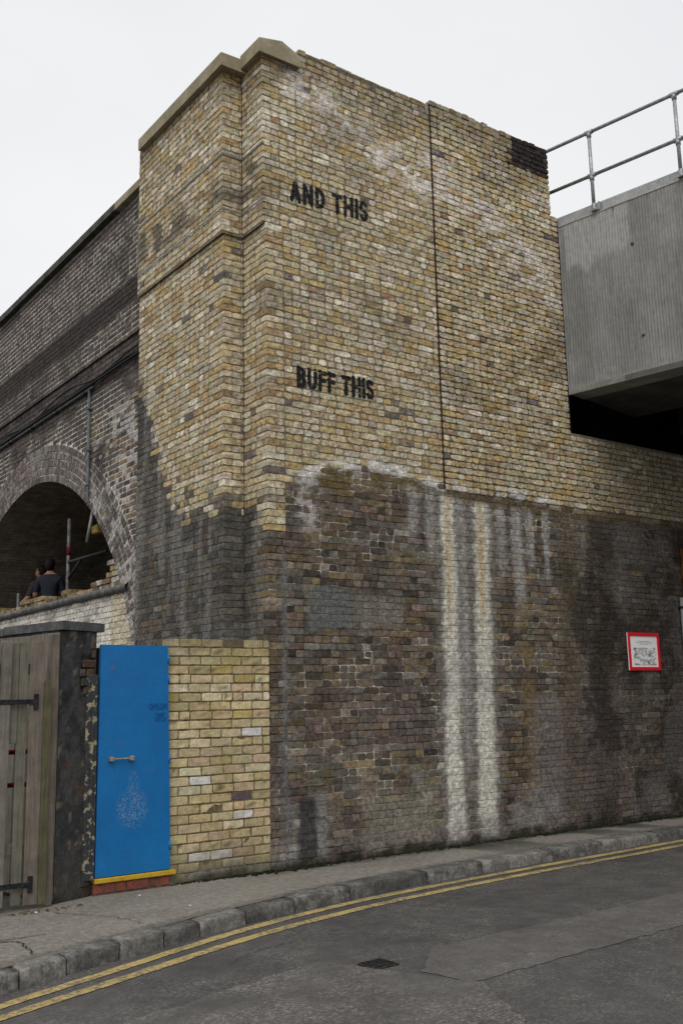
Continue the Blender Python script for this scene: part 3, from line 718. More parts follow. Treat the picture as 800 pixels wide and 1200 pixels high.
prof = [(YC0-RI, 0.0)]+[(YC0+RI*math.cos(math.pi-math.pi*q/na), ZC0+RI*math.sin(math.pi*q/na)) for q in range(na+1)]+[(YC0+RI, 0.0)]
L = 0
for q, (yy, zz) in enumerate(prof):
    if q: L += math.hypot(yy-prof[q-1][0], zz-prof[q-1][1])
    for xx in (XV+.01, 4.6): V.append((xx, yy, zz)); UV.append((xx, L))
for q in range(len(prof)-1): F.append((2*q, 2*q+1, 2*q+3, 2*q+2))
o = link('vault', V, F, vmat, vd, True); uvset(o, UV)
wv = [(4.6, yy, zz) for yy, zz in prof]; o = link('back_wall', wv, [tuple(range(len(wv)))], vmat, vd); uvset(o, [(p[1], p[2]) for p in wv])
G().box(XV+.05, 4.8, YE+.002, YV1, 5.70, 8.2).box(4.62, 4.8, YE, YV1, 0, 5.7).box(XV+.05, 4.8, YV1-.35, YV1+6, 0, 8.25).obj('viaduct_core', mat_plain('viaduct_core', (.09, .075, .065)), vd)
G().box(XV+.3, 4.6, YC0-RI, YC0+RI, 0, 2.24).obj('arch_floor', mat_plain('arch_floor', (.10, .09, .08), (.15, .135, .12)), vd)
# parapet copings
y = YE+.002; first = True
while y < YV1+.5:
    l = .9 if first else random.uniform(.62, .78)
    dz = random.uniform(-.004, .004)
    gg = G().prism([(XV-.15, 0), (.25, 0), (.25, .13), (XV-.15, .105)], lambda p, t: (p[0], -t, 8.272+dz+p[1]), -(y+l-.008), -y)
    gg.obj('coping_stone', MB_['stone'] if first else MB_['darkstone'], vd); y += l; first = False
# partly taken down infill wall below the arch
inf = empty('arch_infill_wall', (XV, 6.0, 0), 'whitewashed low brick wall closing the foot of the arch, with broken top', 'wall')
BI = Bricks(); RI_ = np.random.default_rng(44)
for i in range(int(3.75/CV)):
    zc = i*CV+CV/2
    if zc < 1.6: continue
    dz = zc-ZC0; a = YC0-math.sqrt((RI-.004)**2-dz*dz); b = YC0+math.sqrt((RI-.004)**2-dz*dz)
    for (ua, ub) in fill(a, b, i % 2, RI_, J=.009, mixp=.2):
        yc = (ua+ub)/2
        topz = 3.22+.09*(vnoise(np.array([yc*3.1]), np.array([0.3]), 5)[0]-.5)*2
        jam = 3.98-(zc-3.17)*.62+.10*(vnoise(np.array([zc*11]), np.array([2.3]), 6)[0]-.5)
        if zc > topz and not (yc < jam and zc < 3.66): continue
        if zc > 3.02: c = pick([((.30, .22, .12), 2), ((.22, .16, .09), 2), ((.15, .11, .07), 2), ((.36, .29, .18), 1)], RI_)
        else: c = pick(VIA, RI_)
        rag = RI_.normal(0, .012) if zc > 3.1 else RI_.normal(0, .002)
        BI.add(np.array([XV+.02-rag, yc, zc]), UL, VZ, NL, ub-ua, CV*.87, .215 if zc > 2.95 else .05, c, 3)
BI.build(inf, stainV, MB_['brick'], limit=300, hide=lambda c, px, py: c[:, 2] < 2.2)
G().box(XV+.03, XV+.26, YC0-RI+.02, YC0+RI-.02, 0, 3.02).obj('wall_core', mat_plain('infill_core', (.20, .18, .15)), inf)
grid('mortar_bed', (XV+.027, YC0+RI-.05, 0), UL, VZ, 2*RI-.35, 3.03, .05, stainV, MB_['mortar'], inf, 3)
gl = G(); yy = 3.3
prof = []
V = []; F = []; ns = 60
for q in range(ns+1):
    y = 3.16+(8.9-3.16)*q/ns; nz_ = (fbm(np.array([y*4]), np.array([1.]), 3)[0]-.5)*.03
    for (dx, zz) in ((.01, 3.005), (-.055, 3.02), (-.075, 3.06), (-.06, 3.10), (.02, 3.125)):
        V.append((XV+.02+dx+nz_*.5, y, zz+nz_))
for q in range(ns):
    for r in range(4): p = q*5+r; F.append((p, p+1, p+6, p+5))
link('cement_ledge', V, F, mat_plain('cement_ledge', (.10, .10, .095), (.17, .165, .155), 8.0), inf, True)

# conduit, cables, fluorescent lamp, scaffold
cdt = empty('conduit', (XV-.02, 4.55, 4.37), 'thin grey vertical conduit pipe running down the viaduct face above the arch', 'pipe')
G().tube([(XV-.03, 4.55, 6.0), (XV-.03, 4.53, 4.42), (XV-.02, 4.50, 4.33), (XV+.06, 4.48, 4.26)], .022, 8).obj('pipe', MB_['greypvc'], cdt, True)
for zz in (5.7, 5.1, 4.6): G().box(XV-.058, XV, 4.505, 4.59, zz, zz+.022, .004).obj('clip', MB_['greypvc'], cdt)
trk = empty('cable_tray', (XV-.03, 7.5, 6.0), 'grey cable tray along the viaduct below the corbel', 'cable tray')
G().box(XV-.05, XV-.002, 4.4, 12.0, 5.985, 6.03, .006).obj('tray', MB_['greypvc'], trk)
for yb in np.arange(4.7, 12, 1.1): G().box(XV-.06, XV-.001, yb, yb+.03, 5.96, 6.055, .004).obj('bracket', MB_['iron'], trk)
for q, (dz, sag, lab) in enumerate(((.07, .03, 'thick black cable lying just above the cable tray'), (.11, .05, 'thin black cable looping above the cable tray'), (.035, .0, 'black cable running onto the side of the yellow pier'))):
    pts = []
    for k in range(50):
        y = 2.66+(12-2.66)*k/49; s = max(0, 4.6-y)
        pts.append((XV-.045-.012*q+(-.03 if q == 1 else 0)*math.exp(-((y-5)/.8)**2), y, 6.0+dz+sag*math.sin(y*2.3+q)+(.0 if q != 1 else .05*math.exp(-((y-5.0)/.6)**2))))
    tag(G().tube(pts, (.022, .012, .016)[q], 6).obj('cable', MB_['cable'], None, True), lab, 'cable')
def arcp(y, z, k):     # a point behind the arch opening, scaled away from the camera
    return CAM+(np.array([XV, y, z])-CAM)*k
lmp = empty('tube_lamp', tuple(arcp(4.45, 4.0, 1.01)), 'slim pale tube lamp hanging slanted inside the arch', 'lamp')
p0, p1 = arcp(4.39, 4.24, 1.012), arcp(4.58, 3.82, 1.012)
G().tube([p0, p1], .022, 8).obj('tube', mat_plain('pale_tube', (.35, .36, .36), rough=.4), lmp, True)
G().tube([p0, p0+[.05, -.02, .35]], .008, 6).obj('cord', MB_['cable'], lmp)
yl = empty('work_lamp', tuple(arcp(4.20, 3.92, 1.03)), 'small yellow work lamp inside the arch', 'lamp')
c = arcp(4.22, 3.94, 1.03)
G().box(c[0]-.05, c[0]+.05, c[1]-.10, c[1]+.10, c[2]-.06, c[2]+.06, .015).obj('housing', mat_plain('yellow_lamp', (.34, .24, .07), (.25, .17, .05)), yl)
G().tube([(c[0], c[1], c[2]+.05), (c[0], c[1], c[2]+.75)], .01, 6).obj('bracket', MB_['iron'], yl)
sc = empty('scaffolding', tuple(arcp(5.22, 3.0, 1.04)*[1, 1, 0]+[0, 0, 2.24]), 'silver scaffold pole with red band, ledger and brace inside the arch', 'scaffold')
b0 = arcp(5.25, 4.25, 1.04); bx0, by0 = b0[0], b0[1]
smat = mat_plain('scaffold_tube', (.15, .15, .145), (.085, .08, .077), 15, metallic=.4, rough=.5)
G().tube([(bx0, by0, 2.24), (bx0, by0, b0[2])], .027, 10).obj('upright', smat, sc, True)
G().tube([(bx0, by0, 3.80), (bx0, by0, 3.93)], .029, 10).obj('red_band', mat_plain('red_band_paint', (.12, .012, .014)), sc, True)
zl = arcp(5.0, 3.62, 1.04)[2]
G().tube([(bx0, by0, zl), (bx0+.05, by0-1.3, zl)], .024, 8).obj('ledger', MB_['iron'], sc, True)
G().tube([(bx0, by0, zl-.26), (bx0+.02, by0-.42, zl-.02)], .02, 8).obj('brace', MB_['rust'], sc, True)
b1 = arcp(7.37, 3.38, 1.04)
tag(G().tube([(b1[0], b1[1], 2.24), (b1[0], b1[1], b1[2])], .026, 8).obj('scaffold_pole', smat, None, True), 'short pale pole end showing above the broken infill wall', 'pole')

# ---------------- two workers in the arch
def person(loc, rz, shirt, hair, label, arm_out):
    root = empty('person', loc, label, 'person')
    joints = [(0, 0, .95), (0, 0, 1.12), (0, .01, 1.30), (0, .0, 1.45), (0, -.005, 1.54), (0, 0, 1.62)]
    verts = list(joints); rad = [.15, .135, .16, .12, .055, .05]
    edges = [(i, i+1) for i in range(5)]
    def chain(start, pts, rs):
        p = start
        for q, r in zip(pts, rs): verts.append(q); rad.append(r); edges.append((p, len(verts)-1)); p = len(verts)-1
    for s in (-1, 1):
        if s*arm_out > 0: chain(3, [(s*.17, 0, 1.43), (s*.27, .05, 1.18), (s*.22, .26, 1.08), (s*.16, .34, 1.07)], [.075, .05, .04, .035])
        else: chain(3, [(s*.17, 0, 1.43), (s*.24, .04, 1.16), (s*.16, .25, 1.05), (s*.1, .32, 1.06)], [.075, .05, .04, .035])
        chain(0, [(s*.10, 0, .88), (s*.11, .02, .48), (s*.115, -.01, .09), (s*.12, .12, .04)], [.095, .062, .045, .04])
    me = bpy.data.meshes.new('body'); me.from_pydata(verts, edges, [])
    skin = (.33, .17, .11)
    M, nt, b = new_mat('clothed_body'); tcn = N(nt, 'ShaderNodeTexCoord'); sx = N(nt, 'ShaderNodeSeparateXYZ'); nt.links.new(tcn.outputs['Object'], sx.inputs[0])
    ab_ = N(nt, 'ShaderNodeMath', operation='ABSOLUTE'); nt.links.new(sx.outputs[0], ab_.inputs[0])
    rz_ = N(nt, 'ShaderNodeValToRGB'); cr = rz_.color_ramp; cr.interpolation = 'CONSTANT'
    cr.elements[0].position = 0; cr.elements[0].color = (.02, .022, .03, 1); cr.elements[1].position = .50; cr.elements[1].color = (*shirt, 1)
    e = cr.elements.new(.755); e.color = (*skin, 1)
    mrz = N(nt, 'ShaderNodeMapRange'); mrz.inputs[1].default_value = 0; mrz.inputs[2].default_value = 2.0; nt.links.new(sx.outputs[2], mrz.inputs[0]); nt.links.new(mrz.outputs[0], rz_.inputs[0])
    lt = N(nt, 'ShaderNodeMath', operation='LESS_THAN'); lt.inputs[1].default_value = 1.22; nt.links.new(sx.outputs[2], lt.inputs[0])
    gt = N(nt, 'ShaderNodeMath', operation='GREATER_THAN'); gt.inputs[1].default_value = .19; nt.links.new(ab_.outputs[0], gt.inputs[0])
    an = N(nt, 'ShaderNodeMath', operation='MULTIPLY'); nt.links.new(lt.outputs[0], an.inputs[0]); nt.links.new(gt.outputs[0], an.inputs[1])
    mxn = N(nt, 'ShaderNodeMix', data_type='RGBA'); nt.links.new(an.outputs[0], mxn.inputs[0]); nt.links.new(rz_.outputs[0], mxn.inputs[6]); mxn.inputs[7].default_value = (*skin, 1)
    nt.links.new(mxn.outputs[2], b.inputs['Base Color']); b.inputs['Roughness'].default_value = .85
    me.materials.append(M)
    o = bpy.data.objects.new('body', me); COL.objects.link(o); o.parent = root
    o.modifiers.new('skin', 'SKIN').use_smooth_shade = True
    for i, r in enumerate(rad): me.skin_vertices[0].data[i].radius = (r, r*.8 if i < 4 else r)
    me.skin_vertices[0].data[0].use_root = True
    sb = o.modifiers.new('sub', 'SUBSURF'); sb.levels = 2; sb.render_levels = 2
    # head with nose, ears, and hair cap
    def ell(c, r, nu=16, nv=10, zmin=-1, deform=None):
        V = []; F = []
        for j in range(nv+1):
            t = math.pi*j/nv
            for i in range(nu):
                p = 2*math.pi*i/nu; q = [math.sin(t)*math.cos(p), math.sin(t)*math.sin(p), math.cos(t)]
                if deform: q = deform(q)
                V.append((c[0]+r[0]*q[0], c[1]+r[1]*q[1], c[2]+r[2]*q[2]))
        for j in range(nv):
            for i in range(nu):
                i2 = (i+1) % nu; F.append((j*nu+i, (j+1)*nu+i, (j+1)*nu+i2, j*nu+i2))
        return V, F
    def hd(q):
        x, y, z = q; k = 1-.22*max(0, -z)
        if y > .85 and -.35 < z < .15: y += .16
        return [x*k, y*k+(.06 if z < -.2 and y > 0 else 0), z]
    V, F = ell((0, .01, 1.655), (.076, .098, .118), deform=hd)
    for s in (-1, 1):
        b = len(V); v2, f2 = ell((s*.078, 0, 1.65), (.014, .022, .034), 8, 6); V += v2; F += [tuple(b+i for i in q) for q in f2]
    off = np.array(loc)
    Rm = Matrix.Rotation(rz, 3, 'Z')
    h = link('head', V, F, mat_plain('skin', skin, rough=.6), None, True, at=(0, 0, 0)); h.parent = root
    V, F = ell((0, -.012, 1.675), (.086, .102, .115), deform=lambda q: [q[0], q[1] if q[1] < .35 or q[2] > .55 else .35, q[2] if q[2] > -.35 or q[1] < -.2 else -.35])
    h = link('hair', V, F, mat_plain('hair', hair, rough=.7, scale=80), None, True, at=(0, 0, 0)); h.parent = root
    root.rotation_euler = (0, 0, rz)
    return root
p1 = arcp(5.96, 3.76, 1.12); pz = p1[2]-1.79
hk = lambda p: (p[0], p[1], 2.24)
z_top = p1[2]
per1 = person(hk(p1), math.radians(-40), (.006, .008, .018), (.010, .007, .005), 'person in navy T-shirt seen from behind in the arch', -1)
p2 = arcp(6.34, 3.68, 1.15)
per2 = person(hk(p2), math.radians(30), (.012, .012, .014), (.012, .008, .006), 'person in dark clothes half hidden behind the one in the navy T-shirt', -1)

# ================================================================== BRIDGE
TH = math.radians(10); BD = np.array([math.sin(TH), -math.cos(TH), 0]); BN = np.array([BD[1], -BD[0], 0])   # along, outward face normal (towards -X)
BO = np.array([4.705, 0.0, 0.0])
def bp_(s, n, z): return BO+BD*s-BN*n+np.array([0, 0, z])            # n = distance in from the outer face
br = empty('concrete_bridge', tuple(BO), 'grey ribbed concrete bridge deck spanning the road from the brick abutment', 'bridge')
def stainB(P, col, k, kind):
    rel = P-BO; s = rel@BD; z = P[:, 2]; col = np.tile(np.array([.26, .258, .247]), (len(P), 1))
    rib = .5+.5*np.sin(s*2*math.pi/.03); n = fbm(s*2.2, z*2.2, 201, 4); st = fbm(s*7, z*.8, 203, 3)
    col = col*(.80+.4*n)[:, None]
    col = mixc(col, (.13, .127, .115), sst(.5, .68, st)*.22)
    col = mixc(col, (.15, .145, .13), sst(.5, .7, fbm(s*1.1, z*1.6, 207))*.25)
    pt = sst(-.02, .02, s-.09)*sst(1.08, 1.0, s+(fbm(s*6, z*6, 209)-.5)*.25)*sst(7.24, 7.33, z+(fbm(s*5, z*5, 211)-.5)*.3+.12*np.clip(.8-s, 0, 1))
    col = mixc(col, (.36, .365, .36), pt*.85)
    lip = sst(5.66, 5.60, z+(fbm(s*9, z*9, 213)-.5)*.06); col = mixc(col, (.30, .29, .265), lip*.6)
    return col
# outer face: a real ribbed sheet
ns, nz_ = 1000, 34; sl_ = 9.0; V = []; 
ss = np.concatenate([np.linspace(0, sl_, 1700), np.linspace(sl_, 15, 40)[1:]]); zz = np.linspace(5.52, 7.905, nz_)
S_, Z_ = np.meshgrid(ss, zz); S_ = S_.ravel(); Z_ = Z_.ravel()
rib = np.where((Z_ > 5.62) & (Z_ < 7.9), (.5+.5*np.sin(S_*2*math.pi/.040+1.6*fbm(S_*7, Z_*2, 8)))*.010*(1.9*np.maximum(0, vnoise(S_*48, Z_*13, 5)-.12)), 0)
rib = rib*(S_ < sl_)
P = BO+S_[:, None]*BD+Z_[:, None]*np.array([0, 0, 1.])+(rib-.004)[:, None]*BN
nS = len(ss); F = [(j*nS+i, j*nS+i+1, (j+1)*nS+i+1, (j+1)*nS+i) for j in range(nz_-1) for i in range(nS-1)]
link('fascia', P, F, mat_attr('ribbed_concrete', amt=(.85, 1.15), scale=14, bump=.3), br, True, stainB(P, None, None, None))
def bbox_(g, s0, s1, n0, n1, z0, z1, bev=0):
    return g.obox(bp_((s0+s1)/2, (n0+n1)/2, (z0+z1)/2), BD, -BN, (0, 0, 1), (s1-s0)/2, (n1-n0)/2, (z1-z0)/2, bev)
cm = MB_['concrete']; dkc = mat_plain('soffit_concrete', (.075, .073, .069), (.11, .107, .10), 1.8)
bbox_(G(), .02, 15, .004, .35, 5.522, 7.90).obj('edge_beam', cm, br)
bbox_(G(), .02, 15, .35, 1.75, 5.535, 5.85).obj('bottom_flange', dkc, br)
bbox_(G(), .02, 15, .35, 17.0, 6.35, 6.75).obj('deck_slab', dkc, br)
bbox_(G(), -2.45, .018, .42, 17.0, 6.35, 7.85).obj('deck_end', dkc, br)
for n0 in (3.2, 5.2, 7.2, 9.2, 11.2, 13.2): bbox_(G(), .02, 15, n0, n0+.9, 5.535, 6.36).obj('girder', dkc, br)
bbox_(G(), .02, 15, 16.8, 17.1, 5.522, 7.9).obj('edge_beam', cm, br)
bbox_(G(), -.04, 15, -.006, .36, 7.903, 7.925, .004).obj('drip_edge', mat_plain('drip_edge', (.40, .385, .345), (.33, .32, .29)), br)
bbox_(G(), -.08, 15, .06, .34, 7.925, 8.085, .01).obj('kerb_upstand', mat_plain('zinc_upstand', (.34, .35, .355), (.42, .43, .43), 3.0, rough=.7), br)
for (s, z) in ((1.07, 7.30), (1.12, 6.05)):
    c = bp_(s, -.004, z); gg = G()
    gg.tube([c+.006*BN, c+BN*-.01], .022, 12).obj('bolt_hole_cap', dkc, br, True)
op = empty('unseen_abutment', (14, -15, 0), 'unseen brick abutment carrying the bridge on the far side of the road, added to shade its underside', 'abutment')  # out of view, added to cut the light reaching under the deck
gg = bbox_(G(), 13.6, 15.2, .1, 17.0, -.2, 5.5); o = gg.obj('wall', mat_plain('far_brick', (.11, .09, .07), (.16, .13, .10), 3.0), op)
# railing
rl = empty('railing', tuple(bp_(.58, .02, 7.98)), 'galvanised tube railing with two rails along the top of the concrete bridge', 'railing')
for (z, nm) in ((9.07, 'top_rail'), (8.44, 'middle_rail')):
    G().tube([bp_(-.12, -.03, z), bp_(15, -.03, z)], .0242, 12).obj(nm, MB_['galv'], rl, True)
k = .58
while k < 15:
    po = G().tube([bp_(k, -.03, 7.955), bp_(k, -.03, 9.06)], .0242, 12).obj('post', MB_['galv'], rl, True)
    for z in (9.07, 8.44):
        gg = G().tube([bp_(k-.055, -.03, z), bp_(k+.055, -.03, z)], .033, 12).tube([bp_(k, -.03, z-.075), bp_(k, -.03, z+.01)], .032, 12)
        gg.obj('tee_clamp', MB_['galv'], po, True)
    gg = bbox_(G(), k-.045, k+.045, -.055, .058, 7.93, 7.955, .004); bbox_(gg, k+.05, k+.075, -.02, .06, 7.93, 8.05, .003)
    gg.tube([bp_(k, -.03, 7.95), bp_(k, -.03, 8.03)], .031, 12)
    gg.obj('base_clamp', MB_['galv'], po)
    k += 1.22

# ================================================================== GROUND, ROAD, KERB, PAVEMENT
kx_ = np.array([-60, -12, -6, -3.2, -2.72, -1.87, -1.05, .2, 1.2, 3.0, 5.3, 9, 14, 60.]); ky_ = np.array([-27, -6.0, -3.35, -2.08, -1.92, -1.63, -1.38, -1.13, -1.0, -.89, -.79, -.72, -.66, -.3])
def KY(x):
    x = np.asarray(x, float); t = 0
    for d, w_ in ((-.5, .25), (0, .5), (.5, .25)): t = t+w_*np.interp(x+d, kx_, ky_)
    return t
ZR = -.115
def smooth_sheet(name, xs, yfun0, yfun1, ny, zfun, mat, cols=None):
    V = []; F = []
    for x in xs:
        a, b = yfun0(x), yfun1(x)
        for j in range(ny+1): y = a+(b-a)*j/ny; V.append((x, y, 0))
    V = np.array(V); V[:, 2] = zfun(V[:, 0], V[:, 1])
    for i in range(len(xs)-1):
        for j in range(ny): p = i*(ny+1)+j; F.append((p, p+ny+1, p+ny+2, p+1))
    return link(name, V, F, mat, None, True, None if cols is None else cols(V))
def mat_asphalt(name, c1, c2, agg, wear=.5, bump=.5):
    M, nt, b = new_mat(name); g = N(nt, 'ShaderNodeNewGeometry')
    nl = N(nt, 'ShaderNodeTexNoise', Scale=.9, Detail=6.0, Roughness=.62); nt.links.new(g.outputs['Position'], nl.inputs['Vector'])
    r = N(nt, 'ShaderNodeValToRGB'); r.color_ramp.elements[0].position = .36; r.color_ramp.elements[1].position = .64
    r.color_ramp.elements[0].color = (*c1, 1); r.color_ramp.elements[1].color = (*c2, 1); nt.links.new(nl.outputs['Fac'], r.inputs[0])
    vo = N(nt, 'ShaderNodeTexVoronoi', Scale=68.0); nt.links.new(g.outputs['Position'], vo.inputs['Vector'])
    sx = N(nt, 'ShaderNodeSeparateColor'); nt.links.new(vo.outputs['Color'], sx.inputs[0])
    na_ = N(nt, 'ShaderNodeTexNoise', Scale=2.3, Detail=4.0); nt.links.new(g.outputs['Position'], na_.inputs['Vector'])
    th = N(nt, 'ShaderNodeMapRange'); th.inputs[1].default_value = .35; th.inputs[2].default_value = .75; th.inputs[3].default_value = 0; th.inputs[4].default_value = wear; nt.links.new(na_.outputs['Fac'], th.inputs[0])
    pw = N(nt, 'ShaderNodeMath', operation='POWER'); pw.inputs[1].default_value = 2.6; nt.links.new(sx.outputs[0], pw.inputs[0])
    mu = N(nt, 'ShaderNodeMath', operation='MULTIPLY'); nt.links.new(pw.outputs[0], mu.inputs[0]); nt.links.new(th.outputs[0], mu.inputs[1])
    mxn = N(nt, 'ShaderNodeMix', data_type='RGBA'); nt.links.new(mu.outputs[0], mxn.inputs[0]); nt.links.new(r.outputs[0], mxn.inputs[6]); mxn.inputs[7].default_value = (*agg, 1)
    grainy(nt, b, mxn.outputs[2], g.outputs['Position'], amt=(.86, 1.14), scale=7, bump=.2, rough=.88, spec=.25, fine=60, lim=(.36, .64), fl=(.86, 1.15))
    bp = N(nt, 'ShaderNodeBump', Strength=bump, Distance=.004); nt.links.new(vo.outputs['Distance'], bp.inputs['Height']); nt.links.new(bp.outputs[0], b.inputs['Normal'])
    return M
asph = mat_asphalt('road_asphalt', (.060, .056, .054), (.082, .077, .074), (.22, .21, .195), .7)
ground = struct(link('ground', [(-400, -400, -.2), (400, -400, -.2), (400, 400, -.2), (-400, 400, -.2)], [(0, 1, 2, 3)], mat_asphalt('ground_tarmac', (.06, .057, .053), (.085, .08, .074), (.15, .14, .13))))
xs = np.concatenate([np.linspace(-60, -8, 20), np.linspace(-7.5, 8, 78), np.linspace(9, 60, 20)])
zr = lambda x, y: ZR + .018*sst(0, 2.5, KY(x)-y) + .006*(fbm(np.asarray(x)*.8, np.asarray(y)*.8, 301)-.5)
road = struct(smooth_sheet('road', xs, lambda x: float(KY(x))-9.5, lambda x: float(KY(x))+.05, 40, zr, asph))
def stainP(P):
    x, y = P[:, 0], P[:, 1]; n = fbm(x*1.5, y*1.5, 311, 4); col = np.tile(np.array([.205, .190, .165]), (len(P), 1))*(.75+.5*n)[:, None]
    col = mixc(col, (.235, .217, .187), sst(.45, .65, fbm(x*.9, y*2.5, 313, 4))*.7)
    dirt = sst(-.22, -.03, y-(fbm(x*5, y*5, 317)-.5)*.2)*sst(-.3, .1, x); col = mixc(col, (.035, .035, .024), dirt*.8)
    grn = sst(-.30, -.12, y-(n-.5)*.2)*sst(-.02, -.14, y)*(x > -.2)*sst(.45, .62, fbm(x*3, y*3, 319)); col = mixc(col, (.06, .066, .030), grn*.5)
    for (x0, wd) in ((2.4, .33), (2.85, .30), (4.25, .35), (5.0, .3)):
        wet = sst(wd, wd*.35, np.abs(x-x0+(y*.45)+(fbm(x*4, y*4, 323)-.5)*.3))*sst(-.95, -.2, y); col = mixc(col, (.042, .039, .033), wet*.75)
    kd = sst(.12, .02, y-(KY(x)+.19)); col = mixc(col, (.07, .066, .056), kd*.5)
    g2 = sst(.1, .6, -x-1.9)*sst(-.5, -.15, y); col = mixc(col, (.05, .048, .036), g2*.6)
    return col
pxs = np.concatenate([np.linspace(-60, -8, 20), np.linspace(-7.9, 8, 398), np.linspace(8.5, 60, 30)])
pav = struct(smooth_sheet('pavement', pxs, lambda x: float(KY(x))+.16, lambda x: .35, 44, lambda x, y: .007*(fbm(x*1.3, y*1.3, 305)-.5) - .008*sst(.4, .0, y-(KY(x)+.2)),
      mat_attr('pavement_tarmac', amt=(.80, 1.22), scale=16, fine=60, bump=.6, bscale=90, bdist=.005, lim=(.36, .64), fl=(.74, 1.3)), stainP))
struct(link('yard', [(-9, .33, -.006), (1, .33, -.006), (1, 13, -.006), (-9, 13, -.006)], [(0, 1, 2, 3)], mat_plain('yard_dirt', (.06, .055, .048), (.09, .083, .07))))
# kerb stones
kb = struct(empty('kerb', (0, -1.1, -.11)))
gran = [mat_plain('granite_kerb', (.105, .101, .095), (.18, .175, .164), 6.0, amt=(.7, 1.3), scale=24, fine=70, lim=(.36, .64), fl=(.75, 1.25)), mat_plain('granite_kerb', (.14, .134, .122), (.22, .21, .192), 5.0, amt=(.7, 1.3), scale=24, fine=70, lim=(.36, .64), fl=(.75, 1.25)),
        mat_plain('granite_kerb', (.08, .078, .074), (.135, .131, .123), 4.0, amt=(.7, 1.3), scale=24, fine=70, lim=(.36, .64), fl=(.75, 1.25))]
jx = [-8.6, -7.8, -7.1, -6.3, -5.6, -4.9, -4.2, -3.62, -3.1, -2.75, -2.32, -1.93, -1.58, -1.1, -.57, .09, 1.09, 1.86, 2.93, 3.78, 4.84, 5.7, 6.7, 7.6, 8.7, 9.6, 10.6, 11.7, 12.6]
for q, (a, b) in enumerate(zip(jx[:-1], jx[1:])):
    V = []; F = []; nseg = 7; gap = .006
    dy = random.uniform(-.008, .008); dzz = random.uniform(-.012, .006)
    prof = [(-.005, -.2), (.0, -.05), (.003, -.014), (.012, -.003), (.04, .0), (.15, .001), (.19, -.004), (.198, -.02), (.2, -.2)]
    m_ = len(prof)
    for s in range(nseg+1):
        t = s/nseg; x = a+gap+(b-a-2*gap)*t; e = 1 if 0 < s < nseg else 0
        e = .005*(1-e)
        for r, (dn, z) in enumerate(prof):
            nn = (fbm(np.array([x*9+r*3.1]), np.array([r*1.7+q]), 331)[0]-.5)*.009
            V.append((x, float(KY(x))+dn+dy+nn, z+dzz-(e if z > -.1 else 0)+nn*.6*(z > -.1)))
    for s in range(nseg):
        for r in range(m_-1): p = s*m_+r; F.append((p, p+m_, p+m_+1, p+1))
    F.append(tuple(range(m_))); F.append(tuple(reversed(range(nseg*m_, (nseg+1)*m_))))
    smk = [True if r not in (0,) else False for s in range(nseg) for r in range(m_-1)]+[False, False]
    o = link('kerb_stone', V, F, gran[(q*7+q//3) % 3], kb, smk)
# gutter dirt under the kerb
# ---------------- painted lines
def mat_worn(name, c, under, thr):
    M, nt, b = new_mat(name); g = N(nt, 'ShaderNodeNewGeometry')
    n = N(nt, 'ShaderNodeTexNoise', Scale=26.0, Detail=8.0, Roughness=.75); nt.links.new(g.outputs['Position'], n.inputs['Vector'])
    n2 = N(nt, 'ShaderNodeTexNoise', Scale=3.0, Detail=3.0); nt.links.new(g.outputs['Position'], n2.inputs['Vector'])
    ad = N(nt, 'ShaderNodeMath', operation='ADD'); nt.links.new(n.outputs['Fac'], ad.inputs[0]); 
    mu = N(nt, 'ShaderNodeMath', operation='MULTIPLY'); mu.inputs[1].default_value = .45; nt.links.new(n2.outputs['Fac'], mu.inputs[0]); nt.links.new(mu.outputs[0], ad.inputs[1])
    r = N(nt, 'ShaderNodeValToRGB'); r.color_ramp.elements[0].position = thr; r.color_ramp.elements[1].position = thr+.12
    r.color_ramp.elements[0].color = (*c, 1); r.color_ramp.elements[1].color = (*under, 1); nt.links.new(ad.outputs[0], r.inputs[0])
    grainy(nt, b, r.outputs[0], g.outputs['Position'], amt=(.75, 1.2), scale=20, bump=.4, rough=.85, spec=.2); return M
ylw = mat_worn('worn_yellow_line', (.44, .335, .135), (.17, .145, .10), .70)
for pts in ([(-8, -4.55), (-5.5, -3.3), (-3.3, -2.33), (-2.7, -2.12), (-1.97, -1.83), (-1.03, -1.49), (.21, -1.22), (1.52, -1.13), (3.13, -1.02), (5.18, -.92), (9, -.83), (14, -.76)],
            [(-8, -4.8), (-5.5, -3.53), (-3.37, -2.55), (-2.8, -2.37), (-2.12, -2.11), (-1.24, -1.78), (-.01, -1.49), (1.3, -1.35), (2.84, -1.25), (4.83, -1.15), (9, -1.06), (14, -.98)]):
    px_, py_ = map(np.array, zip(*pts)); X_ = np.arange(-8, 14, .06)
    Yc = sum(w_*np.interp(X_+d, px_, py_) for d, w_ in ((-.5, .2), (-.25, .2), (0, .2), (.25, .2), (.5, .2)))
    V = []; F = []
    for i, (x, y) in enumerate(zip(X_, Yc)):
        h = .050
        for sgn in (-1, -.33, .33, 1):
            yy = y+sgn*h+(random.uniform(-.006, .006) if abs(sgn) == 1 else 0); V.append((x, yy, 0))
    V = np.array(V); V[:, 2] = zr(V[:, 0], V[:, 1])+.005
    for i in range(len(X_)-1):
        for r in range(3): p = i*4+r; F.append((p, p+4, p+5, p+1))
    link('yellow_line', V, F, ylw, road, True)
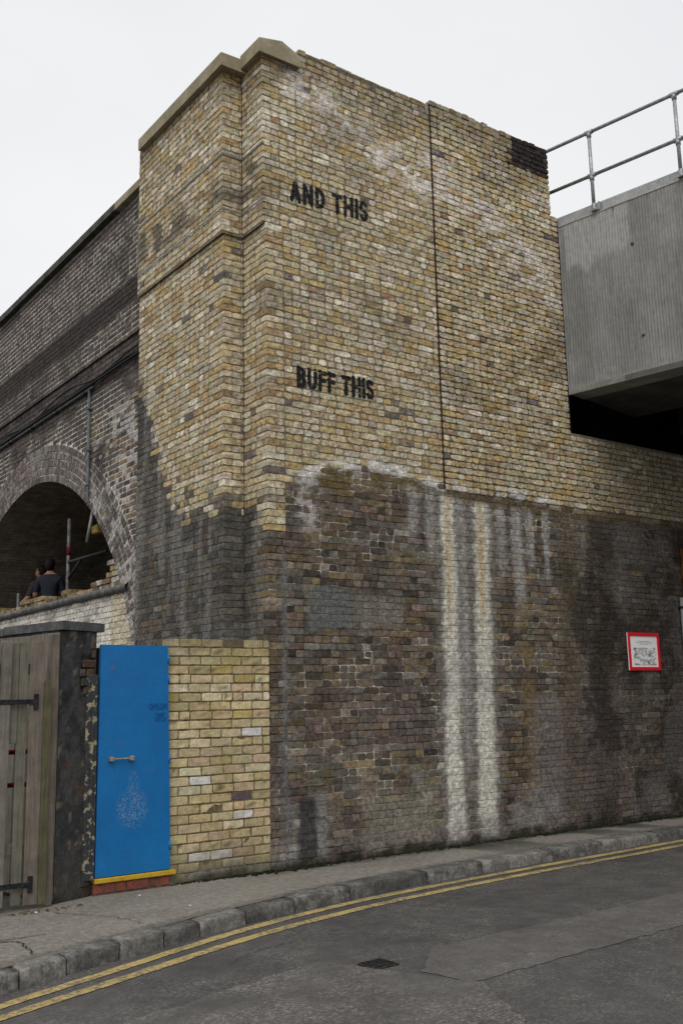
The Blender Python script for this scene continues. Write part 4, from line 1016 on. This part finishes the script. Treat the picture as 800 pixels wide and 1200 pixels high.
# repair patches in the road
def patch(poly, mat, dz=.004):
    import mathutils.geometry as mg
    n = len(poly); P = []
    for i in range(n):
        a, b = np.array(poly[i]), np.array(poly[(i+1) % n]); k = max(2, int(np.linalg.norm(b-a)/.08))
        for t in range(k):
            q = a+(b-a)*t/k; P.append((q[0]+random.uniform(-.02, .02), q[1]+random.uniform(-.02, .02)))
    # clip a fine grid by the polygon so that it follows the camber
    from mathutils import Vector as VV
    me3 = mg.delaunay_2d_cdt([VV(p) for p in P]+[VV((x, y)) for x in np.arange(-12, 16, .25) for y in np.arange(-9, 0, .25) if inside(poly, x, y)], [], [list(range(len(P)))], 1, 1e-5)
    V = np.array([(v[0], v[1], 0) for v in me3[0]]); V[:, 2] = zr(V[:, 0], V[:, 1])+dz
    link('road_patch', V, [tuple(f) for f in me3[2]], mat, road, True)
def inside(poly, x, y, mrg=.06):
    c = False; n = len(poly)
    for i in range(n):
        (x1, y1), (x2, y2) = poly[i], poly[(i+1) % n]
        if (y1 > y) != (y2 > y) and x < (x2-x1)*(y-y1)/(y2-y1)+x1: c = not c
    if not c: return False
    for i in range(n):
        a, b = np.array(poly[i]), np.array(poly[(i+1) % n])
        if seg_d(np.array([x]), np.array([y]), a, b)[0] < mrg: return False
    return True
patch([(-.57, -2.99), (2.6, -2.86), (9, -2.6), (9, -3.45), (1.25, -3.68), (-.93, -3.78), (-1.0, -3.4)], mat_asphalt('pale_asphalt_patch', (.090, .084, .080), (.110, .103, .097), (.21, .20, .19), .6))
if 0: patch([(-1.25, -2.0), (-.45, -1.98), (-.5, -2.95), (-.95, -2.72), (-1.15, -2.3)], mat_asphalt('old_asphalt_patch', (.088, .083, .078), (.115, .108, .10), (.22, .21, .195), .8), .005)
patch([(-3.6, -3.3), (-1.35, -2.75), (-.9, -3.85), (-1.6, -5.2), (-4.2, -4.9)], mat_asphalt('coarse_asphalt_patch', (.070, .066, .062), (.10, .095, .089), (.32, .285, .26), 1.0, .8), .006)
# tarmac cracks as thin dark filled seams
def crack(pts, w_, zf, mat, parent, name):
    V = []; F = []; P = []
    for a, b in zip(pts[:-1], pts[1:]):
        for t in range(14): P.append((a[0]+(b[0]-a[0])*t/14+random.uniform(-.015, .015), a[1]+(b[1]-a[1])*t/14+random.uniform(-.015, .015)))
    for i, p in enumerate(P):
        q = P[min(i+1, len(P)-1)]; r = P[max(i-1, 0)]; d = np.array([q[0]-r[0], q[1]-r[1]]); d = d/(np.linalg.norm(d)+1e-9); n = np.array([-d[1], d[0]])
        h = w_*(.35+.9*random.random())/2
        for s in (-1, 1): V.append((p[0]+n[0]*h*s, p[1]+n[1]*h*s, 0))
    V = np.array(V); V[:, 2] = zf(V[:, 0], V[:, 1])+.0085
    F = [(2*i, 2*i+1, 2*i+3, 2*i+2) for i in range(len(P)-1)]
    link(name, V, F, mat, parent)
seam = mat_plain('bitumen_seam', (.018, .017, .016), (.03, .028, .026), 12)
crack([(1.0, -2.92), (1.5, -2.90)], .005, zr, seam, road, 'seam')
crack([(-1.75, -2.35), (-1.45, -2.2), (-1.15, -2.16)], .006, zr, seam, road, 'crack')
zp = lambda x, y: .007*(fbm(np.asarray(x)*1.3, np.asarray(y)*1.3, 305)-.5)-.004
crack([(-3.1, -1.15), (-2.85, -1.3), (-2.9, -1.75)], .014, zp, seam, pav, 'crack')
crack([(-3.3, -.9), (-3.0, -1.18), (-2.6, -1.2)], .012, zp, seam, pav, 'crack')
crack([(-2.3, -.5), (-2.0, -1.0), (-1.9, -1.5)], .008, zp, seam, pav, 'crack')
# stop-tap cover
cv = empty('valve_cover', (-1.10, -3.08, ZR+.02), 'small dark cast iron valve cover set in the road', 'cover')
zc_ = float(zr(np.array([-1.1]), np.array([-3.08]))[0])
ca_, sa_ = math.cos(.05), math.sin(.05); ax_, ay_ = np.array([ca_, sa_, 0]), np.array([-sa_, ca_, 0])
G().obox((-1.10, -3.08, zc_-.005), ax_, ay_, (0, 0, 1), .10, .095, .017, .004).obj('frame', MB_['rust'], cv)
for k in range(4):
    G().obox(np.array([-1.10, -3.08, zc_+.0135])+ax_*(-.066+.044*k), ax_, ay_, (0, 0, 1), .015, .078, .0035, .001).obj('rib', MB_['iron'], cv)

# ================================================================== LOW YELLOW WALL
lw = empty('low_brick_wall', (-.55, .1, 0), 'low wall of large clean buff yellow bricks between the blue door and the abutment', 'wall')
def stainLW(P, col, k, kind, rnd=.5):
    x, y, z = P.T; n = fbm(x*7, z*7, 401, 4)
    if k == 'm': col = np.tile(np.array([.17, .135, .07]), (len(P), 1))*(.75+.5*n)[:, None]
    col = mixc(col, (.12, .098, .05), sst(1.95, 2.2, z+(n-.5)*.25)*.55)
    col = mixc(col, (.13, .11, .065), sst(.45, .1, z+(n-.5)*.3)*.55)
    col = mixc(col, (.15, .14, .115), sst(.16, .08, z+(n-.5)*.1)*.8)
    col = mixc(col, (.03, .028, .016), sst(.08, .01, z+(n-.5)*.16)*.8)
    mk = sst(.72, .78, fbm(x*16, z*30, 409)); col = mixc(col, (.03, .026, .018), mk*.7)
    mo = sst(.60, .75, fbm(x*4, z*4, 411)); col = mixc(col, (.25, .21, .07), mo*.35)
    le = sst(-1.02, -1.10, x); col = mixc(col, (.14, .115, .06), le*.4)
    return np.clip(col, .004, .9)
BL = Bricks(); RL = np.random.default_rng(55); CL = 2.2/26; YL = -.012
for i in range(26):
    zc = i*CL+CL/2; hh = CL-.0125
    x = -1.115; segs = []
    st = [.225, .105, .215, .10][i % 4] if i % 2 else .225
    st = .12 if i % 2 else .222
    while x < -.008:
        e = min(x+st*RL.uniform(.96, 1.04), -.004)
        if -.004-e < .07: e = -.004
        segs.append((x, e)); x = e+.0115; st = .216 if RL.random() > .1 else .105
    for (ua, ub) in segs:
        if ub-ua < .03: continue
        c = pick(LOW, RL); r = RL.random()
        if (r < .5 and zc < .26 and ua < -.6) or r < .007: c = np.array([.62, .60, .57])
        if r > .985: c = np.array([.12, .09, .095])
        BL.add(np.array([(ua+ub)/2, YL-RL.normal(0, .0018), zc]), UA, VZ, NA, ub-ua, hh*RL.uniform(.96, 1.03), .103, c, 0)
BL.build(lw, stainLW, MB_['cleanbrick'], limit=300, cham=.003, jit=.0028, corner=.007)
grid('mortar_bed', (-1.112, YL+.005, 0), UA, VZ, 1.105, 2.195, .03, stainLW, MB_['mortar'], lw)
G().box(-1.11, -.006, YL+.012, .21, 0, 2.19).obj('wall_core', mat_plain('low_wall_core', (.15, .12, .07)), lw)

# ================================================================== BLUE DOOR
dr = empty('blue_door', (-1.44, -.03, 0), 'bright blue painted steel door with small pull handle beside low yellow wall', 'door')
def mat_blue():
    M, nt, b = new_mat('blue_door_paint'); g = N(nt, 'ShaderNodeNewGeometry'); P = g.outputs['Position']
    n = N(nt, 'ShaderNodeTexNoise', Scale=2.2, Detail=5.0); nt.links.new(P, n.inputs['Vector'])
    r = N(nt, 'ShaderNodeValToRGB'); r.color_ramp.elements[0].position = .35; r.color_ramp.elements[1].position = .68
    r.color_ramp.elements[0].color = (.0005, .128, .365, 1); r.color_ramp.elements[1].color = (.001, .150, .415, 1); nt.links.new(n.outputs['Fac'], r.inputs[0])
    def spot(c, rad, scale, thr, col, prev, amt=1.0):
        sub = N(nt, 'ShaderNodeVectorMath', operation='SUBTRACT'); sub.inputs[1].default_value = c; nt.links.new(P, sub.inputs[0])
        dv = N(nt, 'ShaderNodeVectorMath', operation='DIVIDE'); dv.inputs[1].default_value = rad; nt.links.new(sub.outputs[0], dv.inputs[0])
        ln = N(nt, 'ShaderNodeVectorMath', operation='LENGTH'); nt.links.new(dv.outputs[0], ln.inputs[0])
        fm = N(nt, 'ShaderNodeMapRange'); fm.inputs[1].default_value = 1.0; fm.inputs[2].default_value = .55; fm.inputs[3].default_value = 0; fm.inputs[4].default_value = 1; nt.links.new(ln.outputs['Value'], fm.inputs[0])
        nn = N(nt, 'ShaderNodeTexNoise', Scale=scale, Detail=6.0, Roughness=.8); nt.links.new(P, nn.inputs['Vector'])
        tm = N(nt, 'ShaderNodeMapRange'); tm.inputs[1].default_value = thr; tm.inputs[2].default_value = thr+.08; nt.links.new(nn.outputs['Fac'], tm.inputs[0])
        mu = N(nt, 'ShaderNodeMath', operation='MULTIPLY'); nt.links.new(fm.outputs[0], mu.inputs[0]); nt.links.new(tm.outputs[0], mu.inputs[1])
        m2 = N(nt, 'ShaderNodeMath', operation='MULTIPLY'); nt.links.new(mu.outputs[0], m2.inputs[0]); m2.inputs[1].default_value = amt
        mxn = N(nt, 'ShaderNodeMix', data_type='RGBA'); nt.links.new(m2.outputs[0], mxn.inputs[0]); nt.links.new(prev, mxn.inputs[6]); mxn.inputs[7].default_value = (*col, 1)
        return mxn.outputs[2]
    c = spot((-1.46, -.03, .70), (.17, .3, .20), 60, .50, (.30, .36, .42), r.outputs[0], .5)
    c = spot((-1.45, -.03, .90), (.06, .3, .16), 60, .52, (.25, .28, .32), c, .6)
    c = spot((-1.30, -.03, .98), (.08, .3, .09), 45, .56, (.20, .08, .05), c, .9)
    c = spot((-1.57, -.03, 1.25), (.05, .3, .05), 60, .55, (.16, .10, .09), c, .8)
    c = spot((-1.66, -.03, 1.93), (.04, .3, .025), 50, .5, (.25, .05, .04), c, .9)
    c = spot((-1.45, -.03, .2), (.5, .3, .14), 30, .58, (.10, .14, .18), c, .5)
    c = spot((-1.45, -.03, 1.2), (.5, .3, 1.1), 38, .70, (.12, .16, .22), c, .5)
    grainy(nt, b, c, P, amt=(.93, 1.06), scale=8, bump=.12, bscale=25, bdist=.004, rough=.5, spec=.4, fine=120); return M
blu = mat_blue()
nx, nz_ = 12, 30; V = []; F = []
def dxz(u, v):   # slightly out-of-square leaf
    xl = -1.79+.012*v; xr_ = -1.082-.047*v
    return xl+(xr_-xl)*u, .145+(2.125-.145)*v+.0*u
for side in (0, 1):
    for j in range(nz_+1):
        for i in range(nx+1):
            x, z = dxz(i/nx, j/nz_); bow = .006*math.sin(math.pi*j/nz_)*math.sin(2.2*i/nx)+.003*(fbm(np.array([x*4]), np.array([z*4]), 3)[0]-.5)
            V.append((x, (-.052 if side == 0 else -.012)-bow, z))
n1_ = (nx+1)*(nz_+1)
for j in range(nz_):
    for i in range(nx):
        p = j*(nx+1)+i; F.append((p, p+1, p+nx+2, p+nx+1)); q = n1_+p; F.append((q, q+nx+1, q+nx+2, q+1))
for j in range(nz_):
    for i in (0, nx):
        p = j*(nx+1)+i; q = [p, p+nx+1, n1_+p+nx+1, n1_+p]; F.append(tuple(q if i == 0 else reversed(q)))
for i in range(nx):
    for j in (0, nz_):
        p = j*(nx+1)+i; q = [p, p+1, n1_+p+1, n1_+p]; F.append(tuple(q if j == nz_ else reversed(q)))
link('leaf', V, F, blu, dr)
hd_ = G().tube([(-1.675, -.085, 1.128), (-1.478, -.085, 1.128)], .008, 8)
for x in (-1.672, -1.482): hd_.box(x-.022, x+.022, -.098, -.05, 1.108, 1.148, .005)
hd_.obj('handle', mat_plain('steel_handle', (.38, .36, .33), (.22, .17, .13), 40, metallic=.5, rough=.45), dr)
for z in (2.0, 1.82, 1.1, .35): G().tube([(-1.082-.02*z, -.05, z-.04), (-1.082-.02*z, -.05, z+.04)], .011, 8).obj('hinge', blu, dr, True)
G().box(-1.80, -1.792, -.06, -.02, 1.10, 1.145, .002).obj('lock', MB_['iron'], dr)
# scrawled tag
ink = mat_plain('dark_blue_ink', (.006, .022, .13), rough=.5)
def scrawl(pts, w_, mat, parent, name, y=-.062):
    V = []; F = []
    for i, p in enumerate(pts):
        q = pts[min(i+1, len(pts)-1)]; r = pts[max(i-1, 0)]; d = np.array([q[0]-r[0], q[1]-r[1]], float); d /= np.linalg.norm(d)+1e-9; n = np.array([-d[1], d[0]])
        for s in (-1, 1): V.append((p[0]+n[0]*w_*s/2, y, p[1]+n[1]*w_*s/2))
    F = [(2*i+1, 2*i, 2*i+2, 2*i+3) for i in range(len(pts)-1)]
    link(name, V, F, mat, parent)
for (x0, z0, hh, letters) in ((-1.31, 1.545, .055, 5), (-1.25, 1.44, .075, 3)):
    for k in range(letters):
        a0 = x0+k*.036; kind_ = k % 3
        if kind_ == 0: pts = arc(a0+.014, z0+hh*.5, .013, hh*.5, 30, 380, 14)
        elif kind_ == 1: pts = [(a0, z0), (a0+.002, z0+hh), (a0+.012, z0+hh*.4), (a0+.024, z0+hh), (a0+.026, z0)]
        else: pts = [(a0+.026, z0+hh*.9)]+arc(a0+.013, z0+hh*.72, .012, hh*.26, 60, 250, 8)+arc(a0+.013, z0+hh*.25, .013, hh*.25, 80, -140, 8)
        scrawl(pts, .0038, ink, dr, 'ink_scrawl', -.0625)
yel = mat_worn('yellow_sill_paint', (.50, .315, .03), (.16, .11, .04), .84)
G().box(-1.80, -1.035, -.075, .1, .098, .138, .005).obj('sill', yel, dr)
x = -1.80
for k, wd in enumerate((.10, .105, .10, .215, .10, .105)):
    G().box(x, x+wd-.012, -.055+random.uniform(-.004, .004), .08, .012, .092, .006).obj('sill_brick', MB_['redbrick'], dr); x += wd
G().box(-1.795, -1.04, -.045, .09, -.003, .0965).obj('sill_mortar', mat_plain('sill_mortar', (.15, .13, .105), (.09, .08, .07), 12), dr)
G().box(-1.075, -1.02, -.006, .12, .14, 2.16).obj('jamb', mat_plain('dark_jamb', (.03, .028, .026)), dr)
peel = mat_plain('peeling_jamb_paint', (.050, .052, .056), (.36, .31, .215), 16.0, (.545, .575), amt=(.7, 1.2))
gj = G().box(-1.905, -1.80, -.062, .06, .13, 1.86, .006, .004); gj.box(-1.865, -1.835, -.074, -.06, .3, 1.80, .003)
gj.obj('peeling_jamb', peel, dr)
G().box(-1.775, -1.02, .03, .1, .1, 2.1).obj('shadow_gap_board', mat_plain('dark_back_board', (.02, .02, .02)), dr)

# ================================================================== DIVIDING WALL WITH COPING, AND TIMBER GATE
dv_ = empty('dividing_wall', (-2.05, .5, 0), 'dark rendered pier and wall end with flat coping, bricks showing through', 'wall')
P1 = np.array([-2.19, -.165, 0]); P2 = np.array([-1.805, -.008, 0]); BK = np.array([-.21, .98, 0]); BK /= np.linalg.norm(BK)
FX = (P2-P1)/np.linalg.norm(P2-P1); FN = np.array([FX[1], -FX[0], 0]); FL = np.linalg.norm(P2-P1)
def stainD(P, col, k, kind):
    rel = P-P1; u = rel@FX; z = P[:, 2]; n = fbm(u*6, z*6, 501, 4); n2 = fbm(u*16, z*7, 503, 3)
    col = np.tile(np.array([.042, .043, .046]), (len(P), 1))*(.6+.8*n)[:, None]
    col = mixc(col, (.075, .072, .068), sst(.5, .62, n2)*.7)
    col = mixc(col, (.20, .16, .115), sst(.68, .74, fbm(u*13, z*9, 507, 3))*.8)
    col = mixc(col, (.10, .045, .022), sst(.60, .72, fbm(u*9, z*9, 509))*boxm(u, z, .05, .3, .75, 1.15, .08)*.8)
    col = mixc(col, (.085, .075, .06), sst(.5, .05, z+(n-.5)*.4)*.6)
    col = mixc(col, (.025, .022, .02), sst(.14, .0, z+(n-.5)*.2)*.7)
    return np.clip(col, .004, .9)
# front face as uneven render
nu_, nv_ = 16, 90; V = []; F = []
for j in range(nv_+1):
    for i in range(nu_+1):
        u = FL*i/nu_; z = 2.235*j/nv_
        rgh = (fbm(np.array([u*14]), np.array([z*14]), 511)[0]-.5)*.022 - (.03 if (u > FL*.60 and 1.72 < z < 2.02 and fbm(np.array([u*9]), np.array([z*9]), 5)[0] > .2) else 0)
        p = P1+FX*u+FN*rgh*(0 if i in (0, nu_) else 1); V.append((p[0], p[1], z))
for j in range(nv_):
    for i in range(nu_): p = j*(nu_+1)+i; F.append((p, p+1, p+nu_+2, p+nu_+1))
V = np.array(V); link('plaster_face', V, F, mat_attr('dark_render', amt=(.7, 1.3), scale=30, bump=.8, bscale=45, bdist=.012), dv_, True, stainD(V, None, None, None))
Q = [P1-FN*.012+BK*.012+FX*.004, P2-FN*.03-FX*.004, P2+BK*1.75, P1+BK*1.75]
G().prism([(q[0], q[1]) for q in Q], lambda p, t: (p[0], p[1], t), 0, 2.235).obj('wall_core', mat_plain('dark_wall_side', (.05, .049, .048), (.09, .086, .08), 4.0), dv_)
# exposed bricks in the broken render
dbm = [mat_plain('exposed_brown_brick', (.07, .045, .033), (.12, .08, .055), 12.0), mat_plain('exposed_grey_brick', (.055, .048, .043), (.10, .085, .07), 12.0)]
for k, (u0, u1, z) in enumerate(((.25, .39, 1.955), (.22, .29, 1.875), (.30, .39, 1.875), (.24, .39, 1.795), (.27, .39, 1.72), (.30, .385, 1.40), (.31, .385, 1.32), (.29, .385, 1.24), (.305, .385, .20), (.29, .385, .12), (.36, .41, 2.04), (.37, .41, 1.955), (.36, .41, 2.12))):
    c = P1+FX*(u0+u1)/2-FN*.012
    G().obox((c[0], c[1], z), FX, -FN, (0, 0, 1), (u1-u0)/2-.004, .025, .034, .008).obj('brick', dbm[k % 2], dv_)
# coping: front slab and long slab
c0 = P1+FX*FL/2; cpm = mat_plain('grey_coping', (.075, .077, .08), (.115, .115, .115), 6.0)
Qc = [P1-FX*.02+FN*.04-BK*0, P2+FX*.075+FN*.02, P2+FX*.075+BK*.9, P1-FX*.03+BK*.9]
G().prism([(q[0], q[1]) for q in Qc], lambda p, t: (p[0], p[1], t), 2.24, 2.315).obj('coping_slab', cpm, dv_)
Qc = [P1-FX*.03+BK*.906, P2+FX*.075+BK*.906, P2+FX*.075+BK*1.8, P1-FX*.03+BK*1.8]
G().prism([(q[0], q[1]) for q in Qc], lambda p, t: (p[0], p[1], t), 2.235, 2.30).obj('coping_slab', cpm, dv_)
# weathered boards
def mat_wood(name, c1, c2, seed=0.0):
    M, nt, b = new_mat(name); g = N(nt, 'ShaderNodeNewGeometry'); mpn = N(nt, 'ShaderNodeMapping'); mpn.inputs['Scale'].default_value = (26, 26, 1.3); mpn.inputs['Location'].default_value = (seed, seed*2, 0)
    nt.links.new(g.outputs['Position'], mpn.inputs[0]); n = N(nt, 'ShaderNodeTexNoise', Scale=2.2, Detail=7.0, Roughness=.6, Distortion=.6); nt.links.new(mpn.outputs[0], n.inputs['Vector'])
    r = N(nt, 'ShaderNodeValToRGB'); r.color_ramp.elements[0].position = .32; r.color_ramp.elements[1].position = .68
    r.color_ramp.elements[0].color = (*c1, 1); r.color_ramp.elements[1].color = (*c2, 1); nt.links.new(n.outputs['Fac'], r.inputs[0])
    grainy(nt, b, r.outputs[0], g.outputs['Position'], amt=(.72, 1.22), scale=6, bump=.15, rough=.9)
    bp = N(nt, 'ShaderNodeBump', Strength=.5, Distance=.004); nt.links.new(n.outputs['Fac'], bp.inputs['Height']); nt.links.new(bp.outputs[0], b.inputs['Normal']); return M
wd = [mat_wood('grey_board', (.14, .125, .105), (.225, .205, .175)), mat_wood('greenish_board', (.12, .112, .088), (.19, .178, .143), 3), mat_wood('brown_grey_board', (.125, .105, .085), (.20, .17, .14), 7), mat_wood('mossy_post', (.075, .07, .04), (.125, .115, .065), 11)]
# cladding on the left side of the dividing wall
for k in range(8):
    a = .01+k*.215; c = P1+BK*(a+.1)-FX*.014
    G().obox((c[0], c[1], 1.12), BK, -FX, (0, 0, 1), .1045, .012, 1.10+random.uniform(-.01, .008), .003).obj('board', wd[(k*2) % 3], dv_)
gt = empty('timber_gate', (-3.0, -.25, 0), 'weathered grey vertical-board gate with black strap hinges', 'gate')
def gpt(x): return -.235+.03*(x+2.3)
xb = [(-2.715, -2.630, .045, 2.13, 0, 0), (-2.555, -2.478, .04, 2.125, 1, .03), (-2.468, -2.352, .035, 2.13, 2, .0), (-2.352, -2.292, .03, 1.80, 3, -.028)]
for x0, x1, z0, z1, mi, yo in xb:
    g = G().box(x0, x1, gpt(x0)+yo, gpt(x0)+yo+.024, z0, z1, .004, .003); g.obj('board', wd[mi], gt)
G().box(-2.625, -2.557, gpt(-2.6)+.031, gpt(-2.6)+.05, 1.30, 2.12, .003).obj('board', wd[1], gt)
x = -2.73; k = 0
while x > -4.2:
    w_ = random.uniform(.10, .125); G().box(x-w_, x, gpt(x)+random.uniform(-.004, .006), gpt(x)+.024, .03+random.uniform(0, .03), 2.12+random.uniform(-.02, .02), .004, .003).obj('board', wd[k % 3], gt); x -= w_+random.uniform(.006, .02); k += 1
for z in (1.86, .42): G().box(-4.2, -2.37, gpt(-2.3)+.055, gpt(-2.3)+.09, z, z+.09, .004).obj('rail', wd[2], gt)
G().box(-4.36, -4.24, -.34, -.22, 0, 2.2, .006).obj('post', wd[3], gt)
G().box(-2.29, -2.215, -.20, -.13, 0, 2.20, .006).obj('post', wd[2], gt)
for zt, xe in ((1.635, -2.405), (.195, -2.405)):
    gg = G().box(-2.9, xe-.03, gpt(-2.5)-.012, gpt(-2.5)-.002, zt-.02, zt+.02, .002).box(xe-.032, xe+.006, gpt(-2.5)-.016, gpt(-2.5)-.0015, zt-.063, zt+.063, .003)
    gg.obj('strap_hinge', MB_['iron'], gt)
rd = empty('red_barrier', (-2.5, .12, 0), 'red tubular frame glimpsed through the gap in the gate boards', 'barrier')
for z in (1.22, .95): G().tube([(-2.75, .1, z), (-2.36, .1, z)], .02, 8).obj('rail', MB_['redpaint'], rd, True)
for x in (-2.72, -2.40): G().tube([(x, .1, 0), (x, .1, 1.25)], .02, 8).obj('leg', MB_['redpaint'], rd, True)

# ================================================================== SIGN, PIPE, SIDE DOOR
sg = empty('notice_board', (5.83, -.03, 1.9), 'white notice with bright red border fixed to the dark wall under the bridge', 'sign')
sx0, sx1, sz0, sz1 = 5.515, 6.165, 1.90, 2.395
G().box(sx0, sx1, -.026, -.012, sz0, sz1, .003).obj('backing', mat_plain('sign_white', (.9, .9, .89), amt=(.97, 1.03)), sg)
b_ = .045; rm = mat_plain('sign_red', (.72, .012, .025), rough=.5, amt=(.95, 1.05))
for (a, c, d, e) in ((sx0, sx1, sz1-b_, sz1), (sx0, sx1, sz0, sz0+b_), (sx0, sx0+b_, sz0+b_, sz1-b_), (sx1-b_, sx1, sz0+b_, sz1-b_)):
    G().box(a, c, -.036, -.0255, d, e, .002).obj('border', rm, sg)
M, nt, b = new_mat('notice_print'); g = N(nt, 'ShaderNodeNewGeometry'); mpn = N(nt, 'ShaderNodeMapping'); mpn.inputs['Scale'].default_value = (7, 1, 11); nt.links.new(g.outputs['Position'], mpn.inputs[0])
n = N(nt, 'ShaderNodeTexNoise', Scale=1.6, Detail=6.0, Roughness=.7); nt.links.new(mpn.outputs[0], n.inputs['Vector'])
r = N(nt, 'ShaderNodeValToRGB'); r.color_ramp.elements[0].position = .40; r.color_ramp.elements[0].color = (.16, .16, .15, 1); r.color_ramp.elements[1].position = .56; r.color_ramp.elements[1].color = (.9, .9, .89, 1)
nt.links.new(n.outputs['Fac'], r.inputs[0]); nt.links.new(r.outputs[0], b.inputs['Base Color']); b.inputs['Roughness'].default_value = .6
G().box(sx0+.10, sx1-.09, -.0285, -.0262, sz0+.07, sz0+.30).obj('print', M, sg)
for q, (a, c) in enumerate(((.2, .46), (.16, .5), (.24, .42))):
    G().box(sx0+a, sx0+c, -.028, -.0262, sz1-.115-q*.018, sz1-.110-q*.018).obj('print_line', mat_plain('grey_print', (.35, .35, .34)), sg)
pp = empty('downpipe', (6.72, -.05, 0), 'pale grey pipe standing against the dark wall under the bridge', 'pipe')
G().tube([(6.72, -.05, 0), (6.72, -.05, 2.9)], .03, 10).obj('pipe', mat_plain('pale_pipe', (.28, .29, .29), rough=.5), pp, True)
for z in (.6, 1.7, 2.75): G().box(6.68, 6.76, -.085, -.004, z, z+.03, .003).obj('bracket', MB_['iron'], pp)
bd = empty('boarded_panel', (7.4, -.05, 0), 'brown timber boarding on the abutment wall beyond the pale pipe', 'panel')
for k in range(7): G().box(6.82+k*.16, 6.975+k*.16, -.05, -.012, .02, 3.6, .004).obj('board', MB_['browntimber'], bd)

# ================================================================== SMALL STUFF: moss at the foot of the wall, litter
def lump(c, r, R):
    V = []; F = []
    for j, (t, n) in enumerate(((0, 1), (.9, 5), (1.7, 5))):
        for i in range(n):
            a = 2*math.pi*i/n+j*.4; rr = r*R.uniform(.7, 1.3); V.append((c[0]+rr*math.sin(t)*math.cos(a), c[1]+rr*.7*math.sin(t)*math.sin(a), c[2]+rr*.6*math.cos(t)))
    for i in range(5):
        i2 = (i+1) % 5; F.append((0, 1+i, 1+i2)); F.append((1+i, 6+i, 6+i2, 1+i2))
    return V, F
g = G(); R_ = np.random.default_rng(66)
for k in range(1500):
    x = R_.uniform(-1.1, 7.2); d = vnoise(np.array([x*2.1]), np.array([.5]), 71)[0]
    if R_.random() > .25+d: continue
    y = -.012-abs(R_.normal(0, .028+.03*d)); g.add(*lump((x, y-.01, .004), R_.uniform(.006, .021)*(.6+d), R_))
tag(g.obj('moss', MB_['moss'], None, True), 'dark moss and grit along the foot of the brick wall', 'moss', kind='stuff')
lit = mat_plain('pale_litter', (.62, .61, .58))
for k, (x, y, lab) in enumerate(((-1.50, -.32, 'white litter scrap on the pavement near the yellow door sill'), (-1.38, -1.0, 'white litter scrap on the pavement near the kerb, below the low yellow wall'), (-2.42, -.42, 'white litter scrap on the pavement in front of the timber gate'))):
    a = random.uniform(0, 3); ax_ = np.array([math.cos(a), math.sin(a), 0]); ay_ = np.array([-math.sin(a), math.cos(a), 0])
    tag(G().obox((x, y, .007), ax_, ay_, (0, 0, 1), .014, .007, .005, .002).obj('litter', lit), lab, 'litter')
lv = G(); 
for k in range(26):
    x = -2.62+.62*R_.random(); y = -.30-.14*R_.random(); lv.add(*lump((x, y, .003), R_.uniform(.008, .02), R_))
tag(lv.obj('leaf_litter', mat_plain('dead_leaves', (.10, .075, .04), (.16, .12, .07), 20), None, False), 'dead leaves and grit gathered under the gate', 'leaves', kind='stuff')
